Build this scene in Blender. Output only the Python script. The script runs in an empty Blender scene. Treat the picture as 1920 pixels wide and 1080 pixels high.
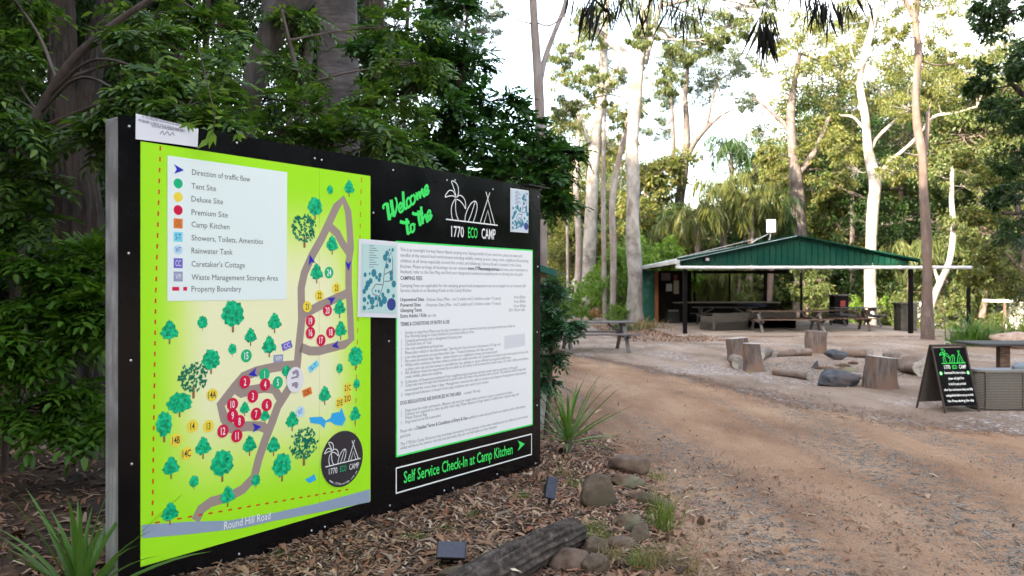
import bpy, math, random
import numpy as np
from mathutils import Vector, Matrix
R = math.radians
random.seed(7)
rng = np.random.default_rng(11)
scene = bpy.context.scene
COL = scene.collection
# ---------------------------------------------------------------- camera, sky, sun, exposure
FPX = 1550.0                      # focal length in photo pixels (1920 wide)
EYE = 1.6
cam_d = bpy.data.cameras.new('camera'); cam = bpy.data.objects.new('camera', cam_d); COL.objects.link(cam)
cam.location = (0, 0, EYE); cam.rotation_euler = (R(90), 0, 0)
cam_d.sensor_width = 36.0; cam_d.lens = 36.0 * FPX / 1920.0
cam_d.clip_start = 0.05; cam_d.clip_end = 900
cam_d.dof.use_dof = True; cam_d.dof.focus_distance = 5.6; cam_d.dof.aperture_fstop = 3.2
scene.camera = cam
SUN_EL, SUN_AZ = 23.0, 222.0      # elevation; azimuth of the sun clockwise from +Y (behind and to the left)
world = bpy.data.worlds.new('World'); scene.world = world; world.use_nodes = True
wn = world.node_tree.nodes; wl = world.node_tree.links
sky = wn.new('ShaderNodeTexSky'); sky.sky_type = 'NISHITA'; sky.sun_disc = False
sky.sun_elevation = R(SUN_EL); sky.sun_rotation = R(SUN_AZ); sky.dust_density = 3.0; sky.air_density = 1.0; sky.ozone_density = 0.6
bg = wn['Background']; bg.inputs['Strength'].default_value = 0.15
# thin bright high cloud takes most of the blue out of the sky, in soft wisps
wtc = wn.new('ShaderNodeTexCoord'); wno = wn.new('ShaderNodeTexNoise'); wno.inputs['Scale'].default_value = 2.2; wno.inputs['Detail'].default_value = 7; wl.new(wtc.outputs['Generated'], wno.inputs['Vector'])
wmr = wn.new('ShaderNodeMapRange'); wmr.inputs[1].default_value = .38; wmr.inputs[2].default_value = .6; wmr.inputs[3].default_value = .90; wmr.inputs[4].default_value = .36; wl.new(wno.outputs['Fac'], wmr.inputs[0])
whs = wn.new('ShaderNodeHueSaturation'); wl.new(wmr.outputs[0], whs.inputs['Saturation']); wl.new(sky.outputs[0], whs.inputs['Color'])
wmu = wn.new('ShaderNodeMix'); wmu.data_type = 'RGBA'; wmu.blend_type = 'MULTIPLY'; wmu.inputs[0].default_value = 1; wmu.inputs[7].default_value = (1.04, 1.0, .925, 1)
wl.new(whs.outputs[0], wmu.inputs[6]); wl.new(wmu.outputs[2], bg.inputs['Color'])
sun_d = bpy.data.lights.new('sun', 'SUN'); sun_d.energy = 4.3; sun_d.angle = R(0.55); sun_d.color = (1.0, 0.82, 0.58)
sun = bpy.data.objects.new('sun', sun_d); COL.objects.link(sun)
_sd = Vector((math.sin(R(SUN_AZ)) * math.cos(R(SUN_EL)), math.cos(R(SUN_AZ)) * math.cos(R(SUN_EL)), math.sin(R(SUN_EL))))
sun.rotation_euler = _sd.to_track_quat('Z', 'Y').to_euler(); sun.location = (0, 0, 40)
scene.view_settings.view_transform = 'Standard'; scene.view_settings.look = 'None'
scene.view_settings.exposure = 2.98; scene.view_settings.gamma = 1.0; scene.view_settings.use_curve_mapping = False
scene.render.engine = 'CYCLES'
cy = scene.cycles
cy.max_bounces = 7; cy.diffuse_bounces = 3; cy.glossy_bounces = 3; cy.transmission_bounces = 5; cy.transparent_max_bounces = 8
cy.use_denoising = True; cy.sample_clamp_indirect = 6.0
cy.use_adaptive_sampling = True; cy.adaptive_threshold = 0.012

# ---------------------------------------------------------------- helpers
def W(px, py, Y):
    """photo pixel at depth Y -> world point"""
    return Vector(((px - 960) * Y / FPX, Y, EYE - (py - 540) * Y / FPX))
def G(px, py):
    Y = FPX * EYE / (py - 540.0)
    return Vector(((px - 960) * Y / FPX, Y, 0))
def tag(o, label=None, cat=None, group=None, kind=None):
    if label: o['label'] = label
    if cat: o['category'] = cat
    if group: o['group'] = group
    if kind: o['kind'] = kind
    return o
def thing(name, label, cat, loc=(0, 0, 0), rz=0.0, group=None):
    o = bpy.data.objects.new(name, None); COL.objects.link(o)
    o.empty_display_size = 0.1
    o.location = loc; o.rotation_euler = (0, 0, rz)
    return tag(o, label, cat, group)
def copy_tree(o, parent=None):
    c = o.copy(); COL.objects.link(c); c.parent = parent
    for ch in list(o.children): copy_tree(ch, c)
    return c
def rootmat(p):
    m = Matrix.Identity(4)
    while p is not None:
        m = (Matrix.Translation(p.location) @ p.rotation_euler.to_matrix().to_4x4() @ Matrix.Diagonal((*p.scale, 1))) @ m
        p = p.parent
    return m
def mesh_obj(name, verts, faces, mat, parent=None, world=False, smooth=False, mats=None, midx=None):
    """verts (N,3); faces: list of tuples or (M,k) int array"""
    V = np.asarray(verts, dtype=np.float64).reshape(-1, 3)
    if world and parent is not None:
        inv = np.array(rootmat(parent).inverted())
        V = V @ inv[:3, :3].T + inv[:3, 3]
    me = bpy.data.meshes.new(name)
    if isinstance(faces, np.ndarray):
        n, k = faces.shape
        me.vertices.add(len(V)); me.vertices.foreach_set('co', V.astype(np.float32).ravel())
        me.loops.add(n * k); me.loops.foreach_set('vertex_index', faces.astype(np.int32).ravel())
        me.polygons.add(n); me.polygons.foreach_set('loop_start', np.arange(0, n * k, k, dtype=np.int32))
        me.update(calc_edges=True)
    else:
        me.from_pydata([tuple(v) for v in V], [], faces); me.update()
    for m in (mats or [mat]): me.materials.append(m)
    if midx is not None: me.polygons.foreach_set('material_index', np.asarray(midx, dtype=np.int32))
    if smooth: me.polygons.foreach_set('use_smooth', np.ones(len(me.polygons), dtype=bool))
    o = bpy.data.objects.new(name, me); COL.objects.link(o)
    if parent is not None: o.parent = parent
    return o
class MB:
    def __init__(s): s.v = []; s.f = []
    def add(s, vs, fs):
        b = len(s.v); s.v += [tuple(v) for v in vs]; s.f += [tuple(i + b for i in f) for f in fs]; return s
    def box(s, c, size, rot=None, bev=0.0):
        hx, hy, hz = (d / 2 for d in size); c = Vector(c)
        M = rot if rot is not None else Matrix.Identity(3)
        if bev <= 0:
            vs = [c + M @ Vector((x * hx, y * hy, z * hz)) for z in (-1, 1) for y in (-1, 1) for x in (-1, 1)]
            return s.add(vs, [(0, 2, 3, 1), (4, 5, 7, 6), (0, 1, 5, 4), (2, 6, 7, 3), (0, 4, 6, 2), (1, 3, 7, 5)])
        b = min(bev, hx * .9, hy * .9, hz * .9)
        vs = []; idx = {}
        for x in (-1, 1):
            for y in (-1, 1):
                for z in (-1, 1):
                    for a in range(3):
                        p = [x * hx, y * hy, z * hz]
                        for k in range(3):
                            if k != a: p[k] -= (x, y, z)[k] * b
                        idx[(x, y, z, a)] = len(vs); vs.append(c + M @ Vector(p))
        fs = []
        for a in range(3):
            u, w = [(1, 2), (2, 0), (0, 1)][a]
            for sg in (-1, 1):
                q = []
                for (p1, p2) in ((-1, -1), (1, -1), (1, 1), (-1, 1)):
                    k = [0, 0, 0]; k[a] = sg; k[u] = p1; k[w] = p2; q.append(idx[(*k, a)])
                fs.append(tuple(q if sg > 0 else q[::-1]))
        for a in range(3):
            u, w = [(1, 2), (2, 0), (0, 1)][a]
            for s1 in (-1, 1):
                for s2 in (-1, 1):
                    q = []
                    for (t, wh) in ((-1, u), (1, u), (1, w), (-1, w)):
                        k = [0, 0, 0]; k[a] = t; k[u] = s1; k[w] = s2; q.append(idx[(*k, wh)])
                    fs.append(tuple(q if s1 * s2 > 0 else q[::-1]))
        for x in (-1, 1):
            for y in (-1, 1):
                for z in (-1, 1):
                    q = [idx[(x, y, z, a)] for a in range(3)]
                    fs.append(tuple(q if x * y * z > 0 else q[::-1]))
        return s.add(vs, fs)
    def bar(s, a, b, w, h, up=(0, 0, 1), bev=0.0):
        a = Vector(a); b = Vector(b); d = b - a; L = d.length; d.normalize()
        up = Vector(up)
        if abs(d.dot(up)) > .98: up = Vector((0, 1, 0))
        x = d.cross(up).normalized(); z = x.cross(d).normalized()
        M = Matrix((x, d, z)).transposed()
        return s.box((a + b) / 2, (w, L, h), M, bev)
    def tube(s, pts, radii, n=8, cap=True, rough=0.0, seed=0):
        v, f = tube_arrays(pts, radii, n, rough, seed)
        b = len(s.v); s.v += [tuple(x) for x in v]; s.f += [tuple(int(i) + b for i in q) for q in f]
        if cap:
            m = len(pts)
            s.f.append(tuple(b + i for i in range(n))[::-1]); s.f.append(tuple(b + (m - 1) * n + i for i in range(n)))
        return s
    def build(s, name, mat, parent=None, world=False, smooth=False):
        return mesh_obj(name, s.v, s.f, mat, parent, world, smooth)
def catmull(pts, k=4):
    P = [np.array(p, float) for p in pts]
    if len(P) < 3 or k <= 1: return np.array(P)
    P = [2 * P[0] - P[1]] + P + [2 * P[-1] - P[-2]]
    out = []
    for i in range(1, len(P) - 2):
        p0, p1, p2, p3 = P[i - 1:i + 3]
        for j in range(k):
            t = j / k
            out.append(0.5 * (2 * p1 + (p2 - p0) * t + (2 * p0 - 5 * p1 + 4 * p2 - p3) * t * t + (3 * p1 - p0 - 3 * p2 + p3) * t ** 3))
    out.append(P[-2]); return np.array(out)
def tube_arrays(pts, radii, n=8, rough=0.0, seed=0, ridges=0):
    P = np.asarray([tuple(p) for p in pts], float); m = len(P); rad = np.asarray(radii, float)
    T = np.gradient(P, axis=0); T /= np.linalg.norm(T, axis=1, keepdims=True) + 1e-9
    up = np.array([1., 0, 0]) if abs(T[0][0]) < .8 else np.array([0, 1., 0])
    N = np.zeros_like(P); u = up - T[0] * up.dot(T[0]); u /= np.linalg.norm(u)
    for i in range(m):
        u = u - T[i] * u.dot(T[i]); u /= np.linalg.norm(u) + 1e-9; N[i] = u
    B = np.cross(T, N)
    a = np.linspace(0, 2 * np.pi, n, endpoint=False)
    r = np.repeat(rad[:, None], n, 1)
    g = np.random.default_rng(seed)
    L = np.concatenate([[0], np.cumsum(np.linalg.norm(np.diff(P, axis=0), axis=1))])[:, None]
    if rough > 0:
        for k in range(5):
            fa = g.integers(1, 5); fl = g.uniform(.6, 3.5) / max(rad[0] * 4, .1)
            r = r * (1 + rough * .4 * np.sin(a[None] * fa + L * fl + g.uniform(0, 6)))
    if ridges > 0:
        w = np.zeros_like(r)
        for k in range(7):
            fa = g.integers(9, 26); fl = g.uniform(-3, 3)
            w += np.abs(np.sin(a[None] * fa / 2 + np.sin(L * g.uniform(2, 6) + g.uniform(0, 6)) * .9 + L * fl * .6 + g.uniform(0, 6)))
        w = w / 7; r = r * (1 + ridges * (w - .6)) + g.normal(0, ridges * .012, r.shape) * rad[:, None] * 2
    V = P[:, None] + r[..., None] * (np.cos(a)[None, :, None] * N[:, None] + np.sin(a)[None, :, None] * B[:, None])
    i = np.arange(m - 1)[:, None]; j = np.arange(n)[None]
    F = np.stack([i * n + j, i * n + (j + 1) % n, (i + 1) * n + (j + 1) % n, (i + 1) * n + j], -1).reshape(-1, 4)
    return V.reshape(-1, 3), F
class NB:      # numpy mesh builder (quads)
    def __init__(s): s.v = []; s.f = []; s.n = 0
    def add(s, v, f):
        s.v.append(np.asarray(v, float)); s.f.append(np.asarray(f) + s.n); s.n += len(v)
    def tube(s, pts, radii, n=8, **k):
        v, f = tube_arrays(pts, radii, n, **k); s.add(v, f)
    def build(s, name, mat, parent=None, world=False, smooth=True):
        return mesh_obj(name, np.concatenate(s.v), np.concatenate(s.f), mat, parent, world, smooth)
# ---------------------------------------------------------------- materials
MATS = {}
def new_mat(name):
    m = bpy.data.materials.new(name); m.use_nodes = True; nt = m.node_tree
    return m, nt.nodes, nt.links, nt.nodes['Principled BSDF']
def plain(name, col, rough=.6, metal=0.0, spec=None):
    if name in MATS: return MATS[name]
    m, n, l, b = new_mat(name); b.inputs['Base Color'].default_value = (*col, 1); b.inputs['Roughness'].default_value = rough
    b.inputs['Metallic'].default_value = metal
    if spec is not None: b.inputs['Specular IOR Level'].default_value = spec
    MATS[name] = m; return m
def noisy(name, cols, scale=8, rough=.8, bump=.3, dist=.01, stretch=(1, 1, 1), detail=6, cols2=None, scale2=1.5, f2=.5, metal=0.0, voro=0.0, spec=.3):
    """base colour from a noise through a ramp of cols, a second larger noise towards cols2, bump from both"""
    if name in MATS: return MATS[name]
    m, n, l, b = new_mat(name)
    tc = n.new('ShaderNodeTexCoord'); mp = n.new('ShaderNodeMapping'); mp.inputs['Scale'].default_value = stretch
    l.new(tc.outputs['Object'], mp.inputs['Vector'])
    t = n.new('ShaderNodeTexNoise'); t.inputs['Scale'].default_value = scale; t.inputs['Detail'].default_value = detail; t.inputs['Roughness'].default_value = .65
    l.new(mp.outputs[0], t.inputs['Vector'])
    r = n.new('ShaderNodeValToRGB'); cr = r.color_ramp
    while len(cr.elements) < len(cols): cr.elements.new(.5)
    for i, c in enumerate(cols):
        cr.elements[i].position = .3 + .4 * i / max(1, len(cols) - 1); cr.elements[i].color = (*c, 1)
    l.new(t.outputs['Fac'], r.inputs[0]); out = r.outputs[0]
    if cols2 is not None:
        t2 = n.new('ShaderNodeTexNoise'); t2.inputs['Scale'].default_value = scale2; t2.inputs['Detail'].default_value = 3
        l.new(tc.outputs['Object'], t2.inputs['Vector'])
        mr = n.new('ShaderNodeMapRange'); mr.inputs[1].default_value = f2 - .08; mr.inputs[2].default_value = f2 + .12
        l.new(t2.outputs['Fac'], mr.inputs[0])
        mx = n.new('ShaderNodeMix'); mx.data_type = 'RGBA'; l.new(mr.outputs[0], mx.inputs[0]); l.new(out, mx.inputs[6]); mx.inputs[7].default_value = (*cols2, 1)
        out = mx.outputs[2]
    l.new(out, b.inputs['Base Color'])
    b.inputs['Roughness'].default_value = rough; b.inputs['Metallic'].default_value = metal; b.inputs['Specular IOR Level'].default_value = spec
    if bump > 0:
        bp = n.new('ShaderNodeBump'); bp.inputs['Strength'].default_value = bump; bp.inputs['Distance'].default_value = dist
        h = t.outputs['Fac']
        if voro > 0:
            vo = n.new('ShaderNodeTexVoronoi'); vo.inputs['Scale'].default_value = voro; vo.feature = 'DISTANCE_TO_EDGE'
            l.new(mp.outputs[0], vo.inputs['Vector'])
            ma = n.new('ShaderNodeMath'); ma.operation = 'ADD'; l.new(t.outputs['Fac'], ma.inputs[0]); l.new(vo.outputs['Distance'], ma.inputs[1]); h = ma.outputs[0]
        l.new(h, bp.inputs['Height']); l.new(bp.outputs[0], b.inputs['Normal'])
    MATS[name] = m; return m
def leafmat(name, cols, trans=.35, rough=.45, tcol=None):
    """leaves: one random colour per leaf, some light passing through"""
    if name in MATS: return MATS[name]
    m, n, l, b = new_mat(name)
    g = n.new('ShaderNodeNewGeometry'); r = n.new('ShaderNodeValToRGB'); cr = r.color_ramp; cr.interpolation = 'LINEAR'
    while len(cr.elements) < len(cols): cr.elements.new(.5)
    for i, c in enumerate(cols):
        cr.elements[i].position = i / max(1, len(cols) - 1); cr.elements[i].color = (*c, 1)
    l.new(g.outputs['Random Per Island'], r.inputs[0])
    l.new(r.outputs[0], b.inputs['Base Color']); b.inputs['Roughness'].default_value = rough; b.inputs['Specular IOR Level'].default_value = .35
    tr = n.new('ShaderNodeBsdfTranslucent'); mul = n.new('ShaderNodeMix'); mul.data_type = 'RGBA'; mul.blend_type = 'MULTIPLY'; mul.inputs[0].default_value = 1
    l.new(r.outputs[0], mul.inputs[6]); mul.inputs[7].default_value = (*(tcol or (1.5, 1.5, .7)), 1); l.new(mul.outputs[2], tr.inputs['Color'])
    mx = n.new('ShaderNodeMixShader'); mx.inputs[0].default_value = trans
    l.new(b.outputs[0], mx.inputs[1]); l.new(tr.outputs[0], mx.inputs[2]); l.new(mx.outputs[0], n['Material Output'].inputs['Surface'])
    MATS[name] = m; return m
# ---------------------------------------------------------------- text
_ref = None
def text_polys(s, bold=0.0, shear=0.0, res=2):
    """glyph mesh of a string in font units, cap height = 1, baseline at 0, x from 0"""
    global _ref
    cu = bpy.data.curves.new('lettering', 'FONT'); cu.body = s; cu.resolution_u = res; cu.offset = bold; cu.shear = shear
    ob = bpy.data.objects.new('lettering', cu)
    me = bpy.data.meshes.new_from_object(ob)
    V = np.empty(len(me.vertices) * 3, np.float32); me.vertices.foreach_get('co', V); V = V.reshape(-1, 3)[:, :2].astype(float)
    F = [tuple(p.vertices) for p in me.polygons]
    bpy.data.objects.remove(ob); bpy.data.curves.remove(cu); bpy.data.meshes.remove(me)
    if _ref is None:
        _ref = 1.0; v, _ = text_polys('H'); _ref = float(v[:, 1].max())
    V = V / _ref
    if len(V): V[:, 0] -= V[:, 0].min()
    return V, F
# ================================================================ THE SIGN
THETA = math.atan(1120 / FPX); UU = 4.92
Z0 = FPX * UU / 1867.0
P0 = Vector((-747 * Z0 / FPX, Z0, 0))
def sp(px, py):
    """photo pixel on the sign's face -> (distance along the sign, height)"""
    Z = FPX * UU / (1120 - (px - 960.0))
    return ((Z - Z0) / math.cos(THETA), EYE - (py - 540) * Z / FPX)
sign = thing('information_sign', 'large black camp information sign with bright green site map and welcome lettering', 'sign', P0, R(90) - THETA)
def sheet(name, pts, y, mat, parent, th=0.0, inpx=True, label=None):
    """flat print: polygon in the plane of the sign, y = distance in front of the face (towards the road)"""
    q = [sp(*p) for p in pts] if inpx else pts
    n = len(q)
    V = [(s, -y, h) for s, h in q]; F = [tuple(range(n))]
    a = sum(q[i][0] * q[(i + 1) % n][1] - q[(i + 1) % n][0] * q[i][1] for i in range(n))
    if a < 0: F = [tuple(range(n))[::-1]]
    if th > 0:
        V += [(s, -y + th, h) for s, h in q]; F.append(tuple(range(n, 2 * n))[::-1] if a > 0 else tuple(range(n, 2 * n)))
        F += [(i, (i + 1) % n, (i + 1) % n + n, i + n) for i in range(n)]
    o = mesh_obj(name, V, F, mat, parent)
    if label: o['label'] = label
    return o
def ribbon_arrays(pts, w, y, closed=False):
    P = np.array(pts, float)
    if closed: P = np.vstack([P, P[:1]])
    ww = np.asarray(w if hasattr(w, '__len__') else [w] * len(P), float)
    T = np.gradient(P, axis=0)
    if closed: T[0] = T[-1] = (P[1] - P[0]) + (P[-1] - P[-2])
    T /= np.linalg.norm(T, axis=1, keepdims=True) + 1e-9
    N = np.stack([-T[:, 1], T[:, 0]], 1)
    A = P + N * ww[:, None] / 2; B = P - N * ww[:, None] / 2
    n = len(P); V = np.zeros((2 * n, 3)); V[:n, 0] = A[:, 0]; V[:n, 2] = A[:, 1]; V[n:, 0] = B[:, 0]; V[n:, 2] = B[:, 1]; V[:, 1] = -y
    i = np.arange(n - 1); F = np.stack([i + n, i + n + 1, i + 1, i], 1)
    return V, F
def disc_arrays(c, rx, ry, y, n=24, rot=0):
    a = np.linspace(0, 2 * np.pi, n, endpoint=False)
    return [(c[0] + rx * math.cos(t), -y, c[1] + ry * math.sin(t)) for t in a]
def disc(name, c, r, y, mat, parent, n=28, ry=None):
    return mesh_obj(name, disc_arrays(c, r, ry or r, y, n), [tuple(range(n))], mat, parent)
class Lines:          # collects flat lettering and strokes lying in the sign plane
    def __init__(s): s.V = []; s.F = []; s.n = 0
    def add(s, V, F):
        s.V.append(np.asarray(V, float).reshape(-1, 3)); s.F += [tuple(int(i) + s.n for i in f) for f in F]; s.n += len(V)
    def text(s, txt, a, width=None, cap=.03, y=.004, rot=0.0, centre=False, bold=0.0, shear=0.0, squeeze=1.0, res=2):
        v, f = text_polys(txt, bold, shear, res)
        if not len(v): return 0
        w = v[:, 0].max(); kx = (width / w) if width else cap * squeeze
        x = v[:, 0] * kx; z = v[:, 1] * cap
        if centre: x = x - x.max() / 2; z = z - cap / 2
        c, sn = math.cos(rot), math.sin(rot)
        V = np.zeros((len(v), 3)); V[:, 0] = a[0] + x * c - z * sn; V[:, 2] = a[1] + x * sn + z * c; V[:, 1] = -y
        s.add(V, f); return w * kx
    def stroke(s, pts, w, y=.004, smooth=5, closed=False):
        p = catmull([tuple(q) for q in pts], smooth) if smooth > 1 else np.array(pts)
        V, F = ribbon_arrays(p, w, y, closed); s.add(V, F)
    def build(s, name, mat, parent, label=None):
        o = mesh_obj(name, np.concatenate(s.V), s.F, mat, parent)
        if label: o['label'] = label
        return o
def sign_black():
    m, n, l, b = new_mat('black_acm')
    tc = n.new('ShaderNodeTexCoord'); t = n.new('ShaderNodeTexNoise'); t.inputs['Scale'].default_value = 2.2; t.inputs['Detail'].default_value = 7
    l.new(tc.outputs['Object'], t.inputs['Vector'])
    mr = n.new('ShaderNodeMapRange'); mr.inputs[1].default_value = .35; mr.inputs[2].default_value = .7; mr.inputs[3].default_value = .16; mr.inputs[4].default_value = .34
    l.new(t.outputs['Fac'], mr.inputs[0]); l.new(mr.outputs[0], b.inputs['Roughness'])
    t2 = n.new('ShaderNodeTexNoise'); t2.inputs['Scale'].default_value = 60; t2.inputs['Detail'].default_value = 5; l.new(tc.outputs['Object'], t2.inputs['Vector'])
    r = n.new('ShaderNodeValToRGB'); r.color_ramp.elements[0].color = (.002, .002, .003, 1); r.color_ramp.elements[1].color = (.010, .010, .012, 1)
    r.color_ramp.elements[0].position = .45; r.color_ramp.elements[1].position = .95
    l.new(t2.outputs['Fac'], r.inputs[0]); l.new(r.outputs[0], b.inputs['Base Color'])
    b.inputs['Specular IOR Level'].default_value = .34
    return m
M_black = sign_black()
M_ply = noisy('board_edge', [(.02, .02, .02), (.05, .05, .05)], 20, .8, .2)
M_timber = noisy('weathered_timber', [(.36, .35, .37), (.62, .61, .64), (.78, .77, .80)], 5, .85, .5, .004, (6, 6, .5), cols2=(.38, .37, .385), scale2=4)
TOP_PX = lambda px: 540 - .1755 * (2080 - px)
BOT_PX = lambda px: 540 + .3195 * (2080 - px)
H_TOP = EYE + .1755 * UU; H_BOT = EYE - .3195 * UU
def sx(px): return sp(px, 500)[0]
SL, SR = sx(222), sx(1013)
seams = [SL, sx(598), sx(845), SR]
for i in range(3):
    a, b = seams[i] + (.0015 if i else 0), seams[i + 1] - (.0015 if i < 2 else 0)
    MB().box(((a + b) / 2, .002, (H_TOP + H_BOT) / 2), (b - a, .004, H_TOP - H_BOT)).build('board_panel', M_black, sign)
MB().box(((SL + SR) / 2, .012, (H_TOP + H_BOT) / 2), (SR - SL - .02, .014, H_TOP - H_BOT - .01)).build('backing_board', M_ply, sign)
# timber posts behind the board
def sign_post(s, w=.09, d=.125, top=H_TOP - .012):
    return MB().box((s, .022 + d / 2 - .018, (top - .35) / 2), (w, d, top + .35), bev=.004).build('timber_post', M_timber, sign)
pp = sign_post(SL + .045 + .002); pp['label'] = 'weathered silver grey timber end post'
for s in (seams[1], seams[2], SR - .06): sign_post(s, d=.09)
MB().box(((SL + SR) / 2, .075, H_BOT + .25), (SR - SL - .1, .045, .09)).box(((SL + SR) / 2, .075, H_TOP - .25), (SR - SL - .1, .045, .09)).build('back_rail', M_timber, sign)
# little dark cap over the far top corner
cq = sx(985)
MB().box(((cq + SR + .09) / 2, .01, H_TOP + .006), (SR + .09 - cq, .10, .008)).build('top_cap', plain('dark_metal', (.02, .02, .022), .5), sign)
# bolts
M_bolt = plain('bolt_steel', (.6, .6, .62), .3, .8)
bv, bf = [], []
for k in range(3):
    ph = k / 3 * math.pi / 2
    for j in range(8):
        a = j * math.pi / 4; bv.append((.0075 * math.cos(ph) * math.cos(a), -.005 * math.sin(ph) - .0005, .0075 * math.cos(ph) * math.sin(a)))
bv.append((0, -.0055, 0))
for k in range(2):
    for j in range(8): bf.append((k * 8 + j, k * 8 + (j + 1) % 8, (k + 1) * 8 + (j + 1) % 8, (k + 1) * 8 + j))
for j in range(8): bf.append((16 + j, 16 + (j + 1) % 8, 24))
b0 = None
for (px, py) in [(242, 237), (444, 268), (590, 297), (603, 300), (737, 319), (838, 338), (853, 338), (924, 355), (1009, 369), (241, 475), (245, 676), (247, 870), (700, 399), (729, 640),
                 (448, 1039), (584, 995), (609, 988), (731, 948), (833, 920), (849, 915), (932, 889), (1004, 869), (1007, 623), (1008, 500), (1007, 760)]:
    s, h = sp(px, py)
    if b0 is None: b0 = o = mesh_obj('bolt', bv, bf, M_bolt, sign, smooth=True)
    else: o = b0.copy(); COL.objects.link(o)
    o.location = (s, 0, h)
# ---- green map
def map_green():
    m, n, l, b = new_mat('map_green_print')
    tc = n.new('ShaderNodeTexCoord'); sep = n.new('ShaderNodeSeparateXYZ'); l.new(tc.outputs['Object'], sep.inputs[0])
    a0, a1 = sx(263), sx(694); h0, h1 = .26, 2.33
    def edge(out, lo, hi, w):
        f = n.new('ShaderNodeMath'); f.operation = 'SUBTRACT'; l.new(out, f.inputs[0]); f.inputs[1].default_value = lo
        g = n.new('ShaderNodeMath'); g.operation = 'SUBTRACT'; g.inputs[0].default_value = hi; l.new(out, g.inputs[1])
        mi = n.new('ShaderNodeMath'); mi.operation = 'MINIMUM'; l.new(f.outputs[0], mi.inputs[0]); l.new(g.outputs[0], mi.inputs[1])
        r = n.new('ShaderNodeMapRange'); r.interpolation_type = 'SMOOTHSTEP'; r.inputs[1].default_value = w * .12; r.inputs[2].default_value = w; l.new(mi.outputs[0], r.inputs[0]); return r.outputs[0]
    ex = edge(sep.outputs['X'], a0, a1, .42); ez = edge(sep.outputs['Z'], h0, h1, .75)
    mu = n.new('ShaderNodeMath'); mu.operation = 'MULTIPLY'; l.new(ex, mu.inputs[0]); l.new(ez, mu.inputs[1])
    r = n.new('ShaderNodeValToRGB'); e = r.color_ramp.elements
    e[0].color = (.40, .86, .02, 1); e[1].color = (.90, .89, .56, 1); e2 = e.new(.4); e2.color = (.66, .88, .16, 1)
    l.new(mu.outputs[0], r.inputs[0]); l.new(r.outputs[0], b.inputs['Base Color'])
    b.inputs['Roughness'].default_value = .38; b.inputs['Specular IOR Level'].default_value = .3
    return m
M_map = map_green()
S1 = sx(598)
mp = thing('map_panel', None, None); mp.parent = sign; mp['label'] = 'lime green printed site map'
mm = [sp(263, 265), sp(694, 331.5), sp(693, 941), sp(266, 1062)]
tl, tr, br, bl = mm
sheet('map_sheet', [(tl[0], tl[1]), (S1 - .001, tl[1]), (S1 - .001, bl[1]), (tl[0], bl[1])], .0030, M_map, mp, .0028, False)
sheet('map_sheet', [(S1 + .001, tl[1]), (tr[0], tl[1]), (tr[0], bl[1]), (S1 + .001, bl[1])], .0030, M_map, mp, .0028, False)
M_pathp = plain('print_taupe', (.36, .28, .25), .45); M_roadp = plain('print_slate', (.30, .37, .50), .45)
M_redp = plain('print_red', (.62, .05, .01), .45); M_crim = plain('print_crimson', (.68, .0, .06), .4); M_grn = plain('print_emerald', (.0, .48, .20), .4)
M_yel = plain('print_yellow', (.93, .72, .06), .4); M_blue = plain('print_blue', (.02, .02, .50), .4); M_white = plain('print_white', (.88, .90, .90), .4)
M_ink = plain('print_black', (.02, .02, .03), .4); M_char = plain('print_charcoal', (.035, .03, .04), .35); M_org = plain('print_orange', (.80, .20, .03), .4)
M_cyan = plain('print_cyan', (.22, .72, .86), .4); M_pur = plain('print_violet', (.17, .13, .58), .4); M_lav = plain('print_lavender', (.32, .34, .52), .4); M_pale = plain('print_pale_blue', (.55, .78, .90), .4)
M_lake = plain('print_lake', (.03, .42, .85), .4); M_brn = plain('print_brown', (.33, .13, .06), .5); M_neon = plain('print_neon_green', (.05, .82, .14), .4); M_mint = plain('print_mint', (.82, .91, .90), .4)
M_tree = noisy('print_tree_green', [(.0, .20, .08), (.0, .48, .21), (.03, .68, .33)], 45, .45, 0, detail=3)
M_tree2 = plain('print_tree_dark', (.0, .24, .13), .45)
roadw = .056
rd = Lines()
for k, line in enumerate([
    [(366, 976), (376, 955), (395, 941), (430, 931), (455, 917), (476, 894), (484, 862), (496, 826), (510, 790), (520, 762), (531, 745), (545, 722), (556, 690), (559, 657), (565, 600), (564, 540), (570, 512), (584, 480), (602, 448), (618, 414), (630, 388), (643, 374), (652, 396), (655, 430), (657, 465), (653, 492), (653, 538), (655, 570), (658, 636), (645, 646), (620, 652), (597, 658), (580, 658), (563, 651)],
    [(617, 424), (632, 438), (640, 454), (655, 476)], [(566, 591), (597, 574), (650, 550)],
    [(556, 684), (530, 686), (506, 690), (480, 696), (456, 706), (439, 726), (413, 759), (420, 785), (433, 803), (462, 799), (488, 799), (507, 808)],
    [(440, 728), (452, 737), (468, 732), (495, 727), (514, 730), (525, 748)]]):
    V, F = ribbon_arrays([sp(*p) for p in line], roadw, .0034 + .0001 * k)
    rd.add(V, F)
rd.build('printed_track', M_pathp, mp)
sheet('printed_road', [(265, 984), (352, 978), (427, 976), (510, 962), (593, 944), (693, 917), (693, 941), (593, 961), (510, 977), (454, 990), (357, 1001), (266, 1009)], .0041, M_roadp, mp)
a = sp(419, 993); b = sp(506, 973)
L = Lines(); L.text('Round Hill Road', a, math.hypot(b[0] - a[0], b[1] - a[1]), .044, .0046, math.atan2(b[1] - a[1], b[0] - a[0])); L.build('road_name', M_white, mp, 'white words Round Hill Road')
bl_ = mp
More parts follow.
